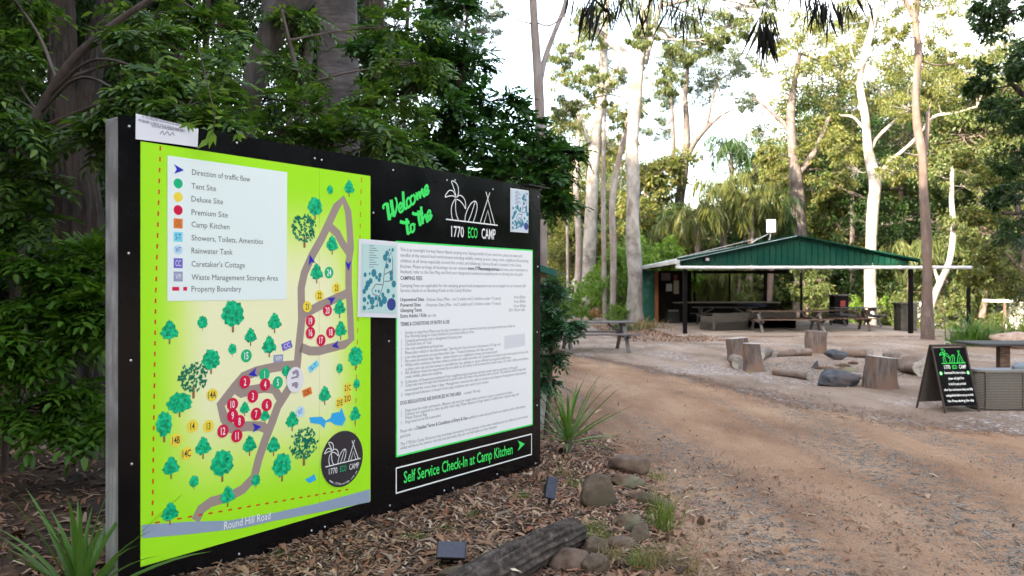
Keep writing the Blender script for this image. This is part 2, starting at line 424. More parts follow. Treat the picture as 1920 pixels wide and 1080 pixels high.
def dashes(p, q, n, w=.009, duty=.42):
    p = np.array(sp(*p)); q = np.array(sp(*q))
    for i in range(n):
        t = i / n; s = p + (q - p) * t; e = p + (q - p) * (t + duty / n)
        V, F = ribbon_arrays([s, e], w, .0038); mesh_obj('boundary_dash', V, F, M_redp, bl_)
dashes((300, 274), (291, 560), 14); dashes((291, 560), (285, 978), 21); dashes((290, 980), (660, 916), 22); dashes((677, 333), (663, 900), 26, .006)
def blob_poly(c, w, h, kind, g):
    n = 26; out = []
    for i in range(n):
        t = 2 * math.pi * i / n - math.pi / 2
        x, z = math.cos(t), math.sin(t)
        if kind == 'cone': x *= (.34 + .80 * (1 - (z + 1) / 2) ** .9) * (1.12 if z < -.25 else 1); z = z * .5 + .03
        elif kind == 'round': x *= (.82 + .18 * (1 - z) / 2) ; z *= .5
        else: z *= .5
        r = 1 + .10 * math.sin(i * 2.4 + g) + .05 * math.sin(i * 5.1)
        out.append((c[0] + x * w / 2 * r, c[1] + z * h * r))
    return out
ti = 0
def map_tree(px, py, hpx, kind):
    global ti; ti += 1
    c = sp(px, py); K = (2080 - px) / UU; h = hpx / K
    w = h * {'cone': .98, 'round': .98, 'small': .9, 'lacy': 1.05, 'tall': .62, 'umb': 1.35}[kind]
    V, F = ribbon_arrays([(c[0], c[1] - h * .58), (c[0], c[1] - h * .2)], h * (.035 if kind == 'small' else .09), .0042)
    VV = [tuple(v) for v in V]; FF = [tuple(int(i) for i in f) for f in F]; MI = [1] * len(FF)
    cc = (c[0], c[1] + h * .08)
    if kind == 'lacy':
        g = np.random.default_rng(ti)
        for k in range(150):
            t = g.uniform(0, 6.28); r = math.sqrt(g.uniform(0, 1))
            x = cc[0] + math.cos(t) * r * w * .5; z = cc[1] + math.sin(t) * r * h * .45
            a = g.uniform(0, 3.14); q = h * .068; b = len(VV)
            VV += [(x + q * math.cos(a + d) * f, -.0045, z + q * math.sin(a + d) * f) for d, f in ((0, 1), (1.57, .5), (3.14, 1), (4.71, .5))]
            FF.append((b, b + 1, b + 2, b + 3)); MI.append(2)
    else:
        P = blob_poly(cc, w, h * .9, {'small': 'round', 'tall': 'tall', 'umb': 'round'}.get(kind, kind), ti)
        b = len(VV); VV += [(x, -.0045, z) for x, z in P]; FF.append(tuple(range(b, b + len(P)))); MI.append(0)
        g = np.random.default_rng(ti)
        for k in range(5 if kind != 'small' else 2):      # dark leafy bits and highlights
            x = cc[0] + g.uniform(-.3, .3) * w * .8; z = cc[1] + g.uniform(-.4, .15) * h; q = h * g.uniform(.05, .1); b = len(VV)
            VV += [(x + q * math.cos(t), -.0047, z + q * .7 * math.sin(t)) for t in np.linspace(0, 6.28, 7)[:-1]]
            FF.append(tuple(range(b, b + 6))); MI.append(2)
    mesh_obj('printed_tree', VV, FF, None, mp, mats=[M_tree, M_brn, M_tree2], midx=MI)
for t in [(618, 357, 18, 'small'), (654, 353, 28, 'cone'), (590, 390, 38, 'round'), (570, 432, 56, 'lacy'), (622, 459, 32, 'cone'), (593, 512, 33, 'cone'), (317, 622, 40, 'cone'), (379, 606, 26, 'small'), (436, 592, 54, 'round'),
          (514, 605, 34, 'cone'), (469, 631, 30, 'cone'), (435, 656, 22, 'small'), (504, 649, 36, 'cone'), (636, 578, 32, 'cone'), (638, 619, 32, 'cone'), (395, 677, 42, 'round'), (362, 712, 60, 'lacy'), (336, 758, 42, 'umb'), (307, 799, 52, 'tall'),
          (666, 671, 40, 'round'), (636, 692, 20, 'small'), (668, 721, 20, 'small'), (608, 741, 32, 'cone'), (458, 766, 24, 'cone'), (496, 780, 24, 'cone'), (547, 789, 33, 'cone'), (665, 778, 30, 'cone'), (536, 697, 22, 'round'),
          (380, 839, 37, 'cone'), (467, 835, 34, 'cone'), (512, 836, 33, 'cone'), (569, 836, 64, 'lacy'), (320, 876, 38, 'cone'), (416, 872, 54, 'round'), (528, 875, 48, 'round'), (363, 904, 24, 'small'), (479, 902, 24, 'small'), (426, 930, 35, 'cone'), (318, 962, 38, 'cone')]:
    map_tree(*t)
def marker(px, py, txt, m, ink, r=.0365, cap=.040, dy=.0052):
    c = sp(px, py); o = disc('site_marker', c, r, dy, m, mp)
    L = Lines(); v, _ = text_polys(txt); w = v[:, 0].max() * cap * .62
    L.text(txt, c, w, cap, dy + .0005, centre=True, bold=.015); L.build('site_number', ink, mp)
red = [('20', 613, 582), ('19', 581, 602), ('16', 581, 624), ('17', 601, 638), ('18', 619, 623), ('2', 458, 716), ('4', 496, 721), ('3', 473, 743), ('6', 499, 759), ('10', 435, 758), ('9', 435, 779), ('7', 479, 776), ('8', 448, 790), ('12', 417, 808), ('11', 443, 817)]
k = 0
for t, x, y in red: marker(x, y, t, M_crim, M_white, dy=.0052 + .0007 * (k % 3)); k += 1
for t, x, y in [('15', 461, 667), ('1', 495, 702), ('5', 520, 717), ('24', 616, 511)]: marker(x, y, t, M_grn, M_white, dy=.0050)
for t, x, y in [('23', 630, 540), ('22', 598, 554), ('21', 575, 575), ('14A', 397, 740), ('14', 360, 799), ('13', 390, 799), ('14B', 329, 825), ('14C', 349, 850), ('21C', 651, 727), ('21D', 651, 747), ('21E', 636, 755)]:
    marker(x, y, t, M_yel, M_ink, r=.034, cap=.036, dy=.0049 + .0002 * (x % 3))
def icon(px, py, txt, m, ink, w, h, rot=0, dy=.0050, lab=None):
    c = sp(px, py); cs, sn = math.cos(rot), math.sin(rot)
    P = [(c[0] + x * cs - z * sn, c[1] + x * sn + z * cs) for x, z in ((-w / 2, -h / 2), (w / 2, -h / 2), (w / 2, h / 2), (-w / 2, h / 2))]
    sheet('map_symbol', P, dy, m, mp, 0, False)
    L = Lines(); L.text(txt, c, w * .62, h * .6, dy + .0004, rot, centre=True); L.build('symbol_letters', ink, mp)
icon(537, 648, 'CC', M_pur, M_white, .075, .045, .3); icon(521, 672, 'WM', M_lav, M_white, .07, .045, 0)
icon(587, 687, 'S-T', M_cyan, M_blue, .085, .04, .55); icon(575, 735, 'CK', M_org, M_ink, .07, .045, .25)
c = sp(562, 772); disc('map_symbol', c, .034, .005, M_pale, mp); L = Lines(); L.text('WT', c, .035, .03, .0054, .2, centre=True); L.build('symbol_letters', M_blue, mp)
for z in ([(1230, 935), (1320, 930), (1350, 958), (1385, 940), (1395, 905), (1450, 895), (1465, 865), (1480, 910), (1495, 950), (1470, 995), (1420, 990), (1380, 965), (1350, 972), (1340, 1015), (1310, 985), (1240, 975)],):
    sheet('printed_lake', [(260 + x / 3.857, 540 + y / 3.857) for x, y in z], .0044, M_lake, mp)
sheet('printed_lake', [(260 + x / 3.6, 780 + y / 3.6) for x, y in ((1120, 428), (1165, 405), (1182, 388), (1196, 430), (1150, 452))], .0044, M_lake, mp)
def arrow(px, py, rot, size=.06, m=None, par=None, dy=.0066, name='direction_arrow'):
    c = sp(px, py); s = size
    P = [(s * .55, 0), (-s * .5, .46 * s), (-s * .2, 0), (-s * .5, -.46 * s)]
    q = [(c[0] + x * math.cos(rot) - z * math.sin(rot), c[1] + x * math.sin(rot) + z * math.cos(rot)) for x, z in P]
    o = mesh_obj(name, [(x, -dy, z) for x, z in q], [(0, 1, 2), (0, 2, 3)], m or M_blue, par or mp); return o
arrow(582, 487, 1.9); arrow(652, 498, -1.55); arrow(621, 562, .5); arrow(628, 647, 3.3); arrow(473, 700, 3.3); arrow(480, 801, 0)
# torn white sticker
c = sp(552, 712); disc('round_sticker', c, .064, .0075, plain('sticker_white', (.80, .78, .82), .45), mp, ry=.078)
L = Lines(); L.stroke([(c[0] - .02, c[1] + .04), (c[0] + .012, c[1] + .05), (c[0] + .02, c[1] + .02)], .02, .0079); L.stroke([(c[0] - .025, c[1] - .03), (c[0] + .01, c[1] - .025), (c[0] + .004, c[1] - .05)], .022, .0079)
L.stroke([(c[0] - .03, c[1] + .012), (c[0] + .024, c[1] + .018)], .012, .0079, 1); L.build('faded_print', plain('print_faded_plum', (.33, .27, .38), .5), mp)
# legend
lg = [sp(313, 291.5), sp(538, 325), sp(536, 562), sp(311, 564)]
h_t = sp(313, 291.5)[1]; h_b = sp(311, 564.5)[1]
sheet('legend_sheet', [(lg[0][0], h_b), (sx(536.5), h_b), (sx(537.5), h_t), (lg[0][0], h_t)], .0048, M_mint, mp, 0, False)
M_text = plain('print_grey_text', (.10, .11, .13), .5)
rows = [('Direction of traffic flow', 323, 468, 318), ('Tent Site', 349, 404, 344), ('Deluxe Site', 373, 417, 369.5), ('Premium Site', 398, 426, 394), ('Camp Kitchen', 421, 429, 419), ('Showers, Toilets, Amenities', 446, 492, 444), ('Rainwater Tank', 470, 435, 468.5), ("Caretaker's Cottage", 495, 458, 493.5), ('Waste Management Storage Area', 520, 520, 518.5), ('Property Boundary', 542, 451, 541.5)]
for i, (t, y, xe, yi) in enumerate(rows):
    a = sp(358 if i else 359, y); L = Lines(); L.text(t, (a[0], a[1] - .0135), sx(xe) - a[0], .030, .0056); L.build('legend_text', M_text, mp)
    c = sp(333, yi)
    if i == 0: arrow(334, yi, 0, .055)
    elif i in (1, 2, 3): disc('legend_symbol', c, .026, .0054, [M_grn, M_yel, M_crim][i - 1], mp)
    elif i == 6:
        disc('legend_symbol', c, .026, .0054, M_pale, mp); L = Lines(); L.text('WT', c, .032, .028, .0058, centre=True); L.build('symbol_letters', M_blue, mp)
    elif i < 9: icon(333, yi, {4: 'CK', 5: 'S-T', 7: 'CC', 8: 'WM'}[i], {4: M_org, 5: M_cyan, 7: M_pur, 8: M_lav}[i], {4: M_brn, 5: M_blue, 7: M_white, 8: M_white}[i], .052, .052, dy=.0054)
    else:
        c = sp(329, yi); sheet('legend_symbol', [(c[0] - .022, c[1] - .01), (c[0] + .018, c[1] - .01), (c[0] + .018, c[1] + .01), (c[0] - .022, c[1] + .01)], .0054, M_crim, mp, 0, False)
        sheet('legend_symbol', [(c[0] + .042, c[1] - .01), (c[0] + .064, c[1] - .01), (c[0] + .064, c[1] + .01), (c[0] + .042, c[1] + .01)], .0054, M_crim, mp, 0, False)
# ---- logo line art (shared by the board, the round map badge and the chalk board)
LOGO = [  # strokes in logo units, x 0..1 along the ground line
    ([(0, 0), (1, 0)], 1, 1.15),
    ([(.118, .005), (.10, .10), (.095, .20), (.115, .30), (.165, .395)], 5, .9), ([(.232, .0), (.195, .09), (.175, .19), (.172, .29), (.178, .395)], 5, .9),
    ([(.178, .42), (.165, .50), (.125, .62), (.095, .70), (.14, .71), (.20, .66), (.225, .56), (.215, .47), (.185, .42)], 5, .9),
    ([(.175, .42), (.13, .44), (.06, .43), (-.015, .40), (.01, .47), (.06, .53), (.12, .53), (.165, .46)], 5, .9),
    ([(.185, .42), (.24, .47), (.30, .455), (.35, .38), (.36, .28), (.355, .24), (.32, .30), (.26, .365), (.19, .395)], 5, .9),
    ([(.345, .0), (.36, .12), (.41, .26), (.47, .36), (.53, .405), (.57, .38), (.58, .28), (.55, .14), (.505, .0)], 5, .9), ([(.41, .0), (.47, .16), (.54, .39)], 5, .8),
    ([(.64, .0), (.72, .26), (.835, .62)], 1, .9), ([(.94, .0), (.85, .30), (.755, .62)], 1, .9), ([(.715, .0), (.795, .27), (.865, .0)], 1, .8)]
def logo(L, o, w, hgt, lw, y, rot=0.0, tf=None):
    for pts, sm, k in LOGO:
        q = [(o[0] + x * w * math.cos(rot) - z * hgt * math.sin(rot), o[1] + x * w * math.sin(rot) + z * hgt * math.cos(rot)) for x, z in pts]
        L.stroke(q, lw * k, y, sm)
# big logo on the board (read off the photograph on the plane of the sign)
lo = sp(836, 411); le = sp(933, 422.5); lt = sp(858, 341)
rot = math.atan2(le[1] - lo[1], le[0] - lo[0]); lw_ = math.hypot(le[0] - lo[0], le[1] - lo[1])
L = Lines(); logo(L, lo, lw_, (lt[1] - lo[1]) / .71, .0085, .0010, rot); L.build('camp_logo', M_white, sign, 'white line drawing of palm, surfboard and tent')
def camp_words(fin, o, w, cap, y, rot, green, bold=.01):
    for m_, t, a, b in ((M_white, '1770', 0, .27), (green, 'ECO', .365, .575), (M_white, 'CAMP', .67, 1)):
        Lx = Lines(); Lx.text(t, (o[0] + a * w * math.cos(rot), o[1] + a * w * math.sin(rot)), (b - a) * w, cap, y, rot, bold=bold); fin(Lx, m_, t)
a = sp(846, 443.5); b = sp(929, 449); rot = math.atan2(b[1] - a[1], b[0] - a[0])
camp_words(lambda L_, m_, t_: L_.build('camp_name', m_, sign, ('green' if t_ == 'ECO' else 'white') + ' word ' + t_), a, b[0] - a[0], sp(846, 423.5)[1] - a[1], .0010, rot, M_neon)
# script lettering 'Welcome to the'
def zs(pts): return [sp(710 + x / 9.39, 335 + y / 9.39) for x, y in pts]
L = Lines()
for w, pts in [
    (.022, [(95, 530), (75, 500), (90, 465), (140, 440), (165, 450)]), (.040, [(150, 440), (165, 560), (190, 730)]), (.018, [(190, 730), (225, 620), (245, 520)]), (.040, [(218, 370), (235, 500), (272, 670)]),
    (.022, [(272, 670), (305, 560), (320, 440), (310, 370), (285, 330)]),
    (.024, [(360, 540), (400, 500), (410, 455), (385, 430), (355, 480), (355, 550), (385, 590), (425, 555), (445, 510)]),
    (.034, [(428, 225), (432, 340), (445, 480), (462, 540)]), (.02, [(462, 540), (490, 520), (515, 480)]),
    (.024, [(545, 350), (520, 340), (490, 400), (500, 480), (530, 500), (570, 450)]),
    (.024, [(590, 290), (560, 340), (565, 420), (600, 450), (635, 390), (630, 310), (600, 280)]), (.014, [(620, 320), (660, 300)]),
    (.026, [(660, 240), (672, 310), (680, 380)]), (.02, [(680, 380), (695, 270), (712, 225)]), (.026, [(712, 225), (722, 290), (730, 350)]), (.02, [(730, 350), (748, 220), (770, 175)]), (.026, [(768, 175), (775, 250), (792, 310), (820, 280)]),
    (.024, [(815, 240), (850, 200), (862, 140), (840, 120), (812, 170), (815, 250), (840, 280), (870, 250), (882, 190)]),
    (.03, [(370, 755), (420, 770), (480, 775), (540, 765)]), (.036, [(490, 700), (495, 830), (515, 985)]), (.018, [(515, 985), (550, 940), (575, 860)]),
    (.024, [(600, 800), (560, 830), (560, 910), (590, 940), (625, 890), (618, 815), (595, 795)]), (.014, [(620, 830), (645, 795)]),
    (.03, [(585, 605), (640, 625), (710, 620), (780, 600)]), (.036, [(700, 560), (705, 700), (730, 830)]), (.016, [(730, 830), (760, 780)]), (.034, [(745, 490), (752, 650), (775, 800)]),
    (.022, [(775, 740), (800, 660), (820, 640), (830, 700), (850, 760), (875, 720)]),
    (.024, [(860, 690), (900, 640), (908, 580), (885, 560), (855, 620), (862, 700), (890, 720), (920, 680), (932, 630)])]:
    L.stroke(zs(pts), w * .8, .0010 + .00004 * len(L.V), 5)
L.build('welcome_lettering', M_neon, sign, 'green script words Welcome to the')
# ---- round badge on the map
c = sp(641, 860); disc('logo_badge', c, .178, .0062, M_char, mp, n=48)
def zb(x, y): return sp(590 + x / 9, 800 + y / 9)
L = Lines(); o_ = zb(170, 678); e_ = zb(760, 532)
rot = math.atan2(e_[1] - o_[1], e_[0] - o_[0]); ww = math.hypot(e_[0] - o_[0], e_[1] - o_[1])
logo(L, o_, ww, ww * .70, .0055, .0068, rot); L.build('camp_logo', M_white, mp)
a = zb(228, 810); b = zb(735, 690); rot = math.atan2(b[1] - a[1], b[0] - a[0]); ca = zb(228, 705)[1] - a[1]
camp_words(lambda L_, m_, t_: L_.build('camp_name', m_, mp), a, math.hypot(b[0] - a[0], b[1] - a[1]), ca * .95, .0068, rot, M_grn, 0)
L1 = Lines()
wv = 'www.1770ecocamp.com.au'
for i, ch in enumerate(wv):
    t = -2.32 + (i + .5) / len(wv) * 1.65; r_ = .158
    p = (c[0] + r_ * math.cos(t), c[1] + r_ * math.sin(t))
    L1.text(ch, p, None, .014, .0068, t + math.pi / 2, centre=True, squeeze=.75, bold=.02)
L1.build('web_address', M_white, mp)
# ---- white conditions panel
cp = thing('conditions_panel', None, None); cp.parent = sign; cp['label'] = 'white panel of printed camping conditions with green edge'
q = [sp(742, 451.5), sp(998.5, 467), sp(998, 796), sp(741, 858)]
hT, hB = sp(742, 451.5)[1], sp(741, 858)[1]; xa, xb = q[0][0], q[1][0]
sheet('green_border', [(xa, hB), (xb, hB), (xb, hT), (xa, hT)], .0030, M_neon, cp, .0028, False)
sheet('white_sheet', [(xa + .012, hB + .012), (xb - .012, hB + .012), (xb - .012, hT - .012), (xa + .012, hT - .012)], .0034, plain('panel_white', (.88, .89, .92), .35), cp, 0, False)
M_tx = plain('print_soft_ink', (.16, .17, .22), .5); M_tb = plain('print_bold_ink', (.04, .045, .07), .5)
def hrow(py): return sp(750, py)[1]
XL = sx(750); XI = sx(759)
body = [(467.5, XL, 978, 'This is an overnight low-key Nature Based camping area. Staying mindful of your time here, please be aware and'),
 (478, XL, 990, 'mindful of the natural bush environment including wildlife, setting up your camp, noise, neighbours & parenting'),
 (488.5, XL, 976, 'children at all times especially around the creeks and billabongs. Service Kiosk is located in the Camp'),
 (499, XL, 989, 'Kitchen. Please arrange all bookings via our website www.1770ecocamp.com.au and once your reservation is'),
 (509, XL, 980, 'finalised, refer to the Site Map and find your designated numbered campsite prior to driving into the park.'),
 (535, XL, 985, 'Camping Fees are applicable for the camping ground and prepayment must be arranged via our internet Self'),
 (544.5, XL, 884, 'Service check-in or Booking Kiosk in the Camp Kitchen.')]
L = Lines()
def bt(t, p, w, cap, m=None, nm='conditions_line', y=.0038, **k):
    L_ = Lines(); L_.text(t, p, w, cap, y, **k); L_.build(nm, m or M_tx, cp)
for y, x, xe, t in body: bt(t, (x, hrow(y) - .012), sx(xe) - x, .0235)
for y, t in ((562, ' - Deluxe Sites (Max - incl 2 adults and 2 children under 17 years)'), (573, ' - Premium Sites (Max - incl 2 adults and 2 children under 17 years)')):
    x0 = sx(796); bt(t, (x0, hrow(y) - .012), sx(938) - x0, .023)
x0 = sx(802); bt('per site', (x0, hrow(593) - .012), sx(817) - x0, .023)
for y in (557, 565, 573.5): x0 = sx(963); bt('from $30pn', (x0, sp(963, y)[1] - .012), sx(985) - x0, .023)
x0 = sx(954); bt('$10 - $5 per night', (x0, sp(954, 581)[1] - .012), sx(984) - x0, .023)
items = [(624, 965, '1', 'Strictly no open fires! Please use the pits provided or a gas or external stove only, during permitted times. Refer to'), (631, 888, '', 'Fire Warning Gauge in Camp Kitchen for permitted times for fires'), (639, 865, '2', 'Camping permitted only in designated Camping sites'), (646, 808, '3', 'Checkout time of 11am'),
 (654, 830, '4', 'Use only established parking bays'), (662, 938, '5', 'Please place rubbish in the bins provided. Take Recycle Clean the area in the amount of 10 kgs only'), (670, 925, '6', 'Low noise generators are permitted 8am-7pm - Towels & Hammers 24 x 8pm per hour'), (677.5, 932, '7', 'No noise permitted after 10pm - please respect our neighbours privacy and natural park'),
 (685, 990, '8', 'Whilst every endeavour has been made to ensure the safety and some risk, all guests are staying at your own expense at the creek'), (693, 957, '', 'at their own risk and the owners is not liable for loss, damage or injury suffered by any guests whilst here'), (700, 990, '9', 'All children must be supervised by an adult at all times in & around the creek areas, for their safety and others'), (707.5, 828, '', 'creek, wildlife, plants and campfires'),
 (717, 970, '10', 'Collection of firewood prohibited from neighbouring properties and the creek reserve entirely, in the park'), (723.5, 985, '11', 'Camp sites must be kept and maintained in good order and return the premises clean as found. The premises shall be inspected'), (732, 986, '', 'unoccupied for more than 2 days. Management reserves the right to remove and dispose of equipment and property'), (740, 915, '12', 'Inappropriate behaviour or breach of the camp conditions may result in your eviction'),
 (771, 960, '1', 'Dogs must be under permission, effective only must be sought before arrival or a pass to premises by phone'), (778, 972, '2', 'Owners are required to clean up after their dog. Please dispose of dogs waste in rubbish bins in green bags and'), (785, 800, '', 'Waste Disposal Bags'), (792.5, 825, '3', 'Dogs must not be left unattended')]
for y, xe, n_, t in items:
    bt(t, (XI, hrow(y) - .012), sx(xe) - XI, .0215)
    if n_: bt(n_, (sx(751.5), hrow(y) - .012), None, .0215, squeeze=.6)
bt('- number 78 only', (sx(867), hrow(756) - .012), sx(900) - sx(867), .021)
bt('Please refer to', (XL, hrow(808.5) - .012), sx(779) - XL, .0225); bt('available to view and print from our website and/or information', (sx(876), hrow(808.5) - .012), sx(984) - sx(876), .0225)
bt('park kiosk', (XL, hrow(818) - .012), sx(769) - XL, .0225)
bt('The 1770 Eco Camp Directors may terminate the tenancy of any persons in the event conditions are not adhered to and visitors', (XL, hrow(832.5) - .012), sx(989) - XL, .0215)
bt('whilst will be at the owners risk and cost and camp they are not held liable nor fees refunded.', (XL, hrow(840) - .012), sx(931) - XL, .0215)
for y, xe, t, cap in ((521.5, 791, 'CAMPING FEES', .026), (561.5, 794, 'Unpowered Sites', .024), (572, 788, 'Powered Sites', .024), (582, 790, 'Glamping Tents', .024), (592.5, 799, 'Extra Adults / Kids', .024), (608, 842, 'TERMS & CONDITIONS OF ENTRY & USE', .025), (756, 864, 'DOG REGULATIONS ARE ENFORCED IN THIS AREA', .025)):
    bt(t, (XL, hrow(y) - .012), sx(xe) - XL, cap, M_tb, 'conditions_heading', bold=.02)
bt('Detailed Terms & Conditions of Entry & Use', (sx(780.5), hrow(808.5) - .012), sx(875) - sx(780.5), .024, M_tb, 'conditions_heading', bold=.02)
bt('www.1770ecocamp.com.au', (sx(876), hrow(499) - .0125), sx(935) - sx(876), .026, M_tb, 'conditions_heading', .0042, bold=.02)
g_ = [sp(945, 630), sp(983, 625), sp(984, 648), sp(945, 655)]
sheet('faint_stain', g_, .0037, plain('print_pale_grey', (.70, .70, .76), .5), cp, 0, False)
# ---- check-in box, arrow, words
L = Lines(); box = [sp(742, 878), sp(997, 810), sp(997, 850), sp(742, 924)]
hb1, hb2 = sp(742, 878)[1], sp(742, 925)[1]; x1, x2 = box[0][0], box[1][0]
for p, q in (((x1, hb1), (x2, hb1)), ((x1, hb2), (x2, hb2))): V, F = ribbon_arrays([p, q], .010, .0010); L.add(V, F)
for p, q in (((x1 + .004, hb2), (x1 + .004, hb1)), ((x2 - .004, hb2), (x2 - .004, hb1))): V, F = ribbon_arrays([p, q], .010, .0012); L.add(V, F)
L.build('white_outline', M_white, sign)
a = sp(757, 906); b = sp(961, 850.5); rot = math.atan2(b[1] - a[1], b[0] - a[0])
L = Lines(); L.text('Self Service Check-In at Camp Kitchen', a, b[0] - a[0], sp(757, 884.5)[1] - a[1], .0010, rot, bold=.012); L.build('check_in_lettering', M_neon, sign, 'green words Self Service Check-In at Camp Kitchen')
arrow(977, 834, 0, .095, M_neon, sign, .0010, 'check_in_arrow')
# ---- taped papers
def paper(px_quad, mat, y=.0055, label=None, name='taped_notice'):
    q = [sp(*p) for p in px_quad]
    n = 8; V = []; F = []
    for i in range(n + 1):
        t = i / n
        for j in (0, 1):
            top = j; A = (q[0] if top else q[3]); B = (q[1] if top else q[2])
            x = A[0] + (B[0] - A[0]) * t; z = A[1] + (B[1] - A[1]) * t
            V.append((x, -y - .0025 * math.sin(t * math.pi) * (1 - j * .3), z))
    for i in range(n): F.append((2 * i, 2 * i + 2, 2 * i + 3, 2 * i + 1))
    o = mesh_obj(name, V, F, mat, sign)
    if label: o['label'] = label
    return o, q
M_paper = plain('paper_white', (.76, .76, .82), .55)
pn, q = paper([(253.5, 213), (371, 241.5), (369.5, 276), (253, 261)], M_paper, label='white paper notice taped at the top corner')
L = Lines()
for k, (t, x0, x1, y0, y1) in enumerate((('IF YOU REQUIRE ASSISTANCE OR HAVE ANY', 265, 345, 220, 238), ('PROBLEMS DURING YOUR STAY PLEASE CALL', 258, 345, 226, 246), ('YOUR HOST 24 HRS DURING YOUR STAY', 282, 342, 237, 247))):
    a = sp(x0, y0 + 1.5); b = sp(x1, y1 + 1.5); L.text(t, a, b[0] - a[0], .013, .0092, math.atan2(b[1] - a[1], b[0] - a[0]), bold=.01)
L.stroke([sp(*p) for p in ((298, 252), (303, 246), (306, 253), (312, 247), (316, 254), (322, 249), (325, 255))], .004, .0092)
L.build('notice_text', plain('print_grey_ink', (.18, .17, .25), .5), pn)
def mini_map(px_quad, base, border, y, lab):
    pn, q = paper(px_quad, M_paper, y, lab, 'taped_map')
    def at(u, v):      # u right, v up
        T = (q[0][0] + (q[1][0] - q[0][0]) * u, q[0][1] + (q[1][1] - q[0][1]) * u); B = (q[3][0] + (q[2][0] - q[3][0]) * u, q[3][1] + (q[2][1] - q[3][1]) * u)
        return (B[0] + (T[0] - B[0]) * v, B[1] + (T[1] - B[1]) * v)
    e = border
    d = y + .004
    sheet('map_print', [at(e, e * .7), at(1 - e * .5, e * .7), at(1 - e * .5, 1 - e * .7), at(e, 1 - e * .7)], d, base, pn, 0, False)
    U = lambda x, yy: at(e + (x - 40) / 505 * (1 - 1.5 * e), 1 - e * .7 - (yy - 65) / 930 * (1 - 1.4 * e))
    L = Lines()
    for pts in ([(130, 950), (180, 925), (255, 895), (285, 780), (325, 690), (350, 600), (365, 420), (400, 280), (470, 150), (490, 260), (492, 540), (430, 555), (368, 560)], [(370, 465), (490, 400)], [(345, 610), (240, 605), (185, 690), (200, 740), (290, 770)]):
        L.stroke([U(*p) for p in pts], .006, d + .0006, 1)
    for k in range(10): p = U(115, 90 + 32 * k); L.stroke([(p[0] + .015, p[1]), (p[0] + .06 + .02 * ((k * 7) % 3), p[1])], .0035, d + .0006, 1)
    L.build('map_lines', plain('print_dim_ink', (.12, .10, .20), .5), pn)
    L = Lines(); g = np.random.default_rng(3)
    for (x, yy, r) in [(405, 175, 20), (375, 235, 24), (445, 270, 17), (405, 350, 18), (210, 455, 27), (85, 485, 16), (148, 468, 10), (300, 480, 18), (250, 512, 14), (290, 540, 16), (165, 565, 20), (127, 605, 24), (105, 660, 20), (75, 710, 18), (510, 590, 25), (425, 690, 17), (345, 745, 17), (145, 780, 17), (188, 832, 27), (245, 795, 16), (295, 805, 18), (370, 815, 28), (320, 865, 24), (80, 820, 18), (195, 915, 17), (465, 445, 18), (470, 510, 18), (80, 930, 17), (490, 122, 13), (440, 125, 9), (505, 755, 15), (128, 865, 10), (265, 895, 10), (240, 695, 9), (285, 700, 11)]:
        p = U(x, yy); rr = r * .00052 * (1 - 1.5 * e) * ((q[1][0] - q[0][0]) / .31) * 1.9
        V = disc_arrays(p, rr * .9, rr, d + .0008, 8); L.add(V, [tuple(range(8))])
    L.build('map_trees', plain('print_teal', (.02, .22, .30), .5), pn)
    p = U(475, 870); disc('map_badge', p, .032 * (q[1][0] - q[0][0]) / .31 * 1.15, d + .001, plain('print_navy', (.03, .05, .25), .5), pn)
    return pn
mini_map([(671.5, 447.5), (743.5, 453.5), (743, 596), (669, 594)], plain('print_pale_mint', (.52, .72, .70), .5), .08, .0065, 'small laminated map overlapping the green map and the white panel')
mini_map([(956.5, 352.5), (991, 357.5), (990, 437), (956.5, 434.5)], plain('print_ice', (.60, .70, .80), .5), .04, .0020, 'small pale map near the right end of the board')
# ================================================================ GROUND
BED_X = [(0.5, .2), (2.5, .45), (3.76, .78), (4.6, .98), (5.4, 1.16), (6.36, 1.25), (7.3, 1.25), (8.0, 1.12), (9.5, .92), (11.3, .74), (15.5, .62), (19.8, .85), (22, .9)]
ROAD_X = [(0.5, 16), (5, 14), (7.0, 9.5), (8.6, 6.0), (9.54, 4.75), (10.55, 4.1), (12.1, 3.67), (14.2, 3.1), (17.7, 2.06), (19.8, 1.2), (22, .2), (27, -2.5)]
def interp(tab, Y): return np.interp(Y, [a for a, b in tab], [b for a, b in tab])
def wob(x, y, f=1.0, s=0.0):
    return (np.sin(1.7 * f * x + 2.3 * f * y + s) + np.sin(3.1 * f * x - 1.9 * f * y + 1.3 + s) * .7 + np.sin(5.3 * f * y + .7 * f * x + 2 + s) * .45 + np.sin(7.9 * f * x + 4.1 * f * y + s * 2) * .3) / 2.4
def bed_z(x, y):
    x = np.asarray(x, float); y = np.asarray(y, float)
    e = interp(BED_X, y) - x + .08 * wob(x, y, 2.2)
    rise = np.clip(e / .5, -.3, 1); far = np.clip((20.5 - y) / 1.5, -.3, 1)
    return np.minimum(rise, far) * .055 + .018 * wob(x, y, 1.9, 1) * np.clip(e, 0, 1) + .006 * wob(x, y, 9, 3) * np.clip(e * 3, 0, 1)
def _ss(t): t = np.clip(t, 0, 1); return t * t * (3 - 2 * t)
def ground_z(x, y):
    """the camp falls away to lower ground beyond the kitchen on the right"""
    x = np.asarray(x, float); y = np.asarray(y, float); return -1.2 * _ss((x - 15.5) / 4.5) * _ss((y - 31) / 9)
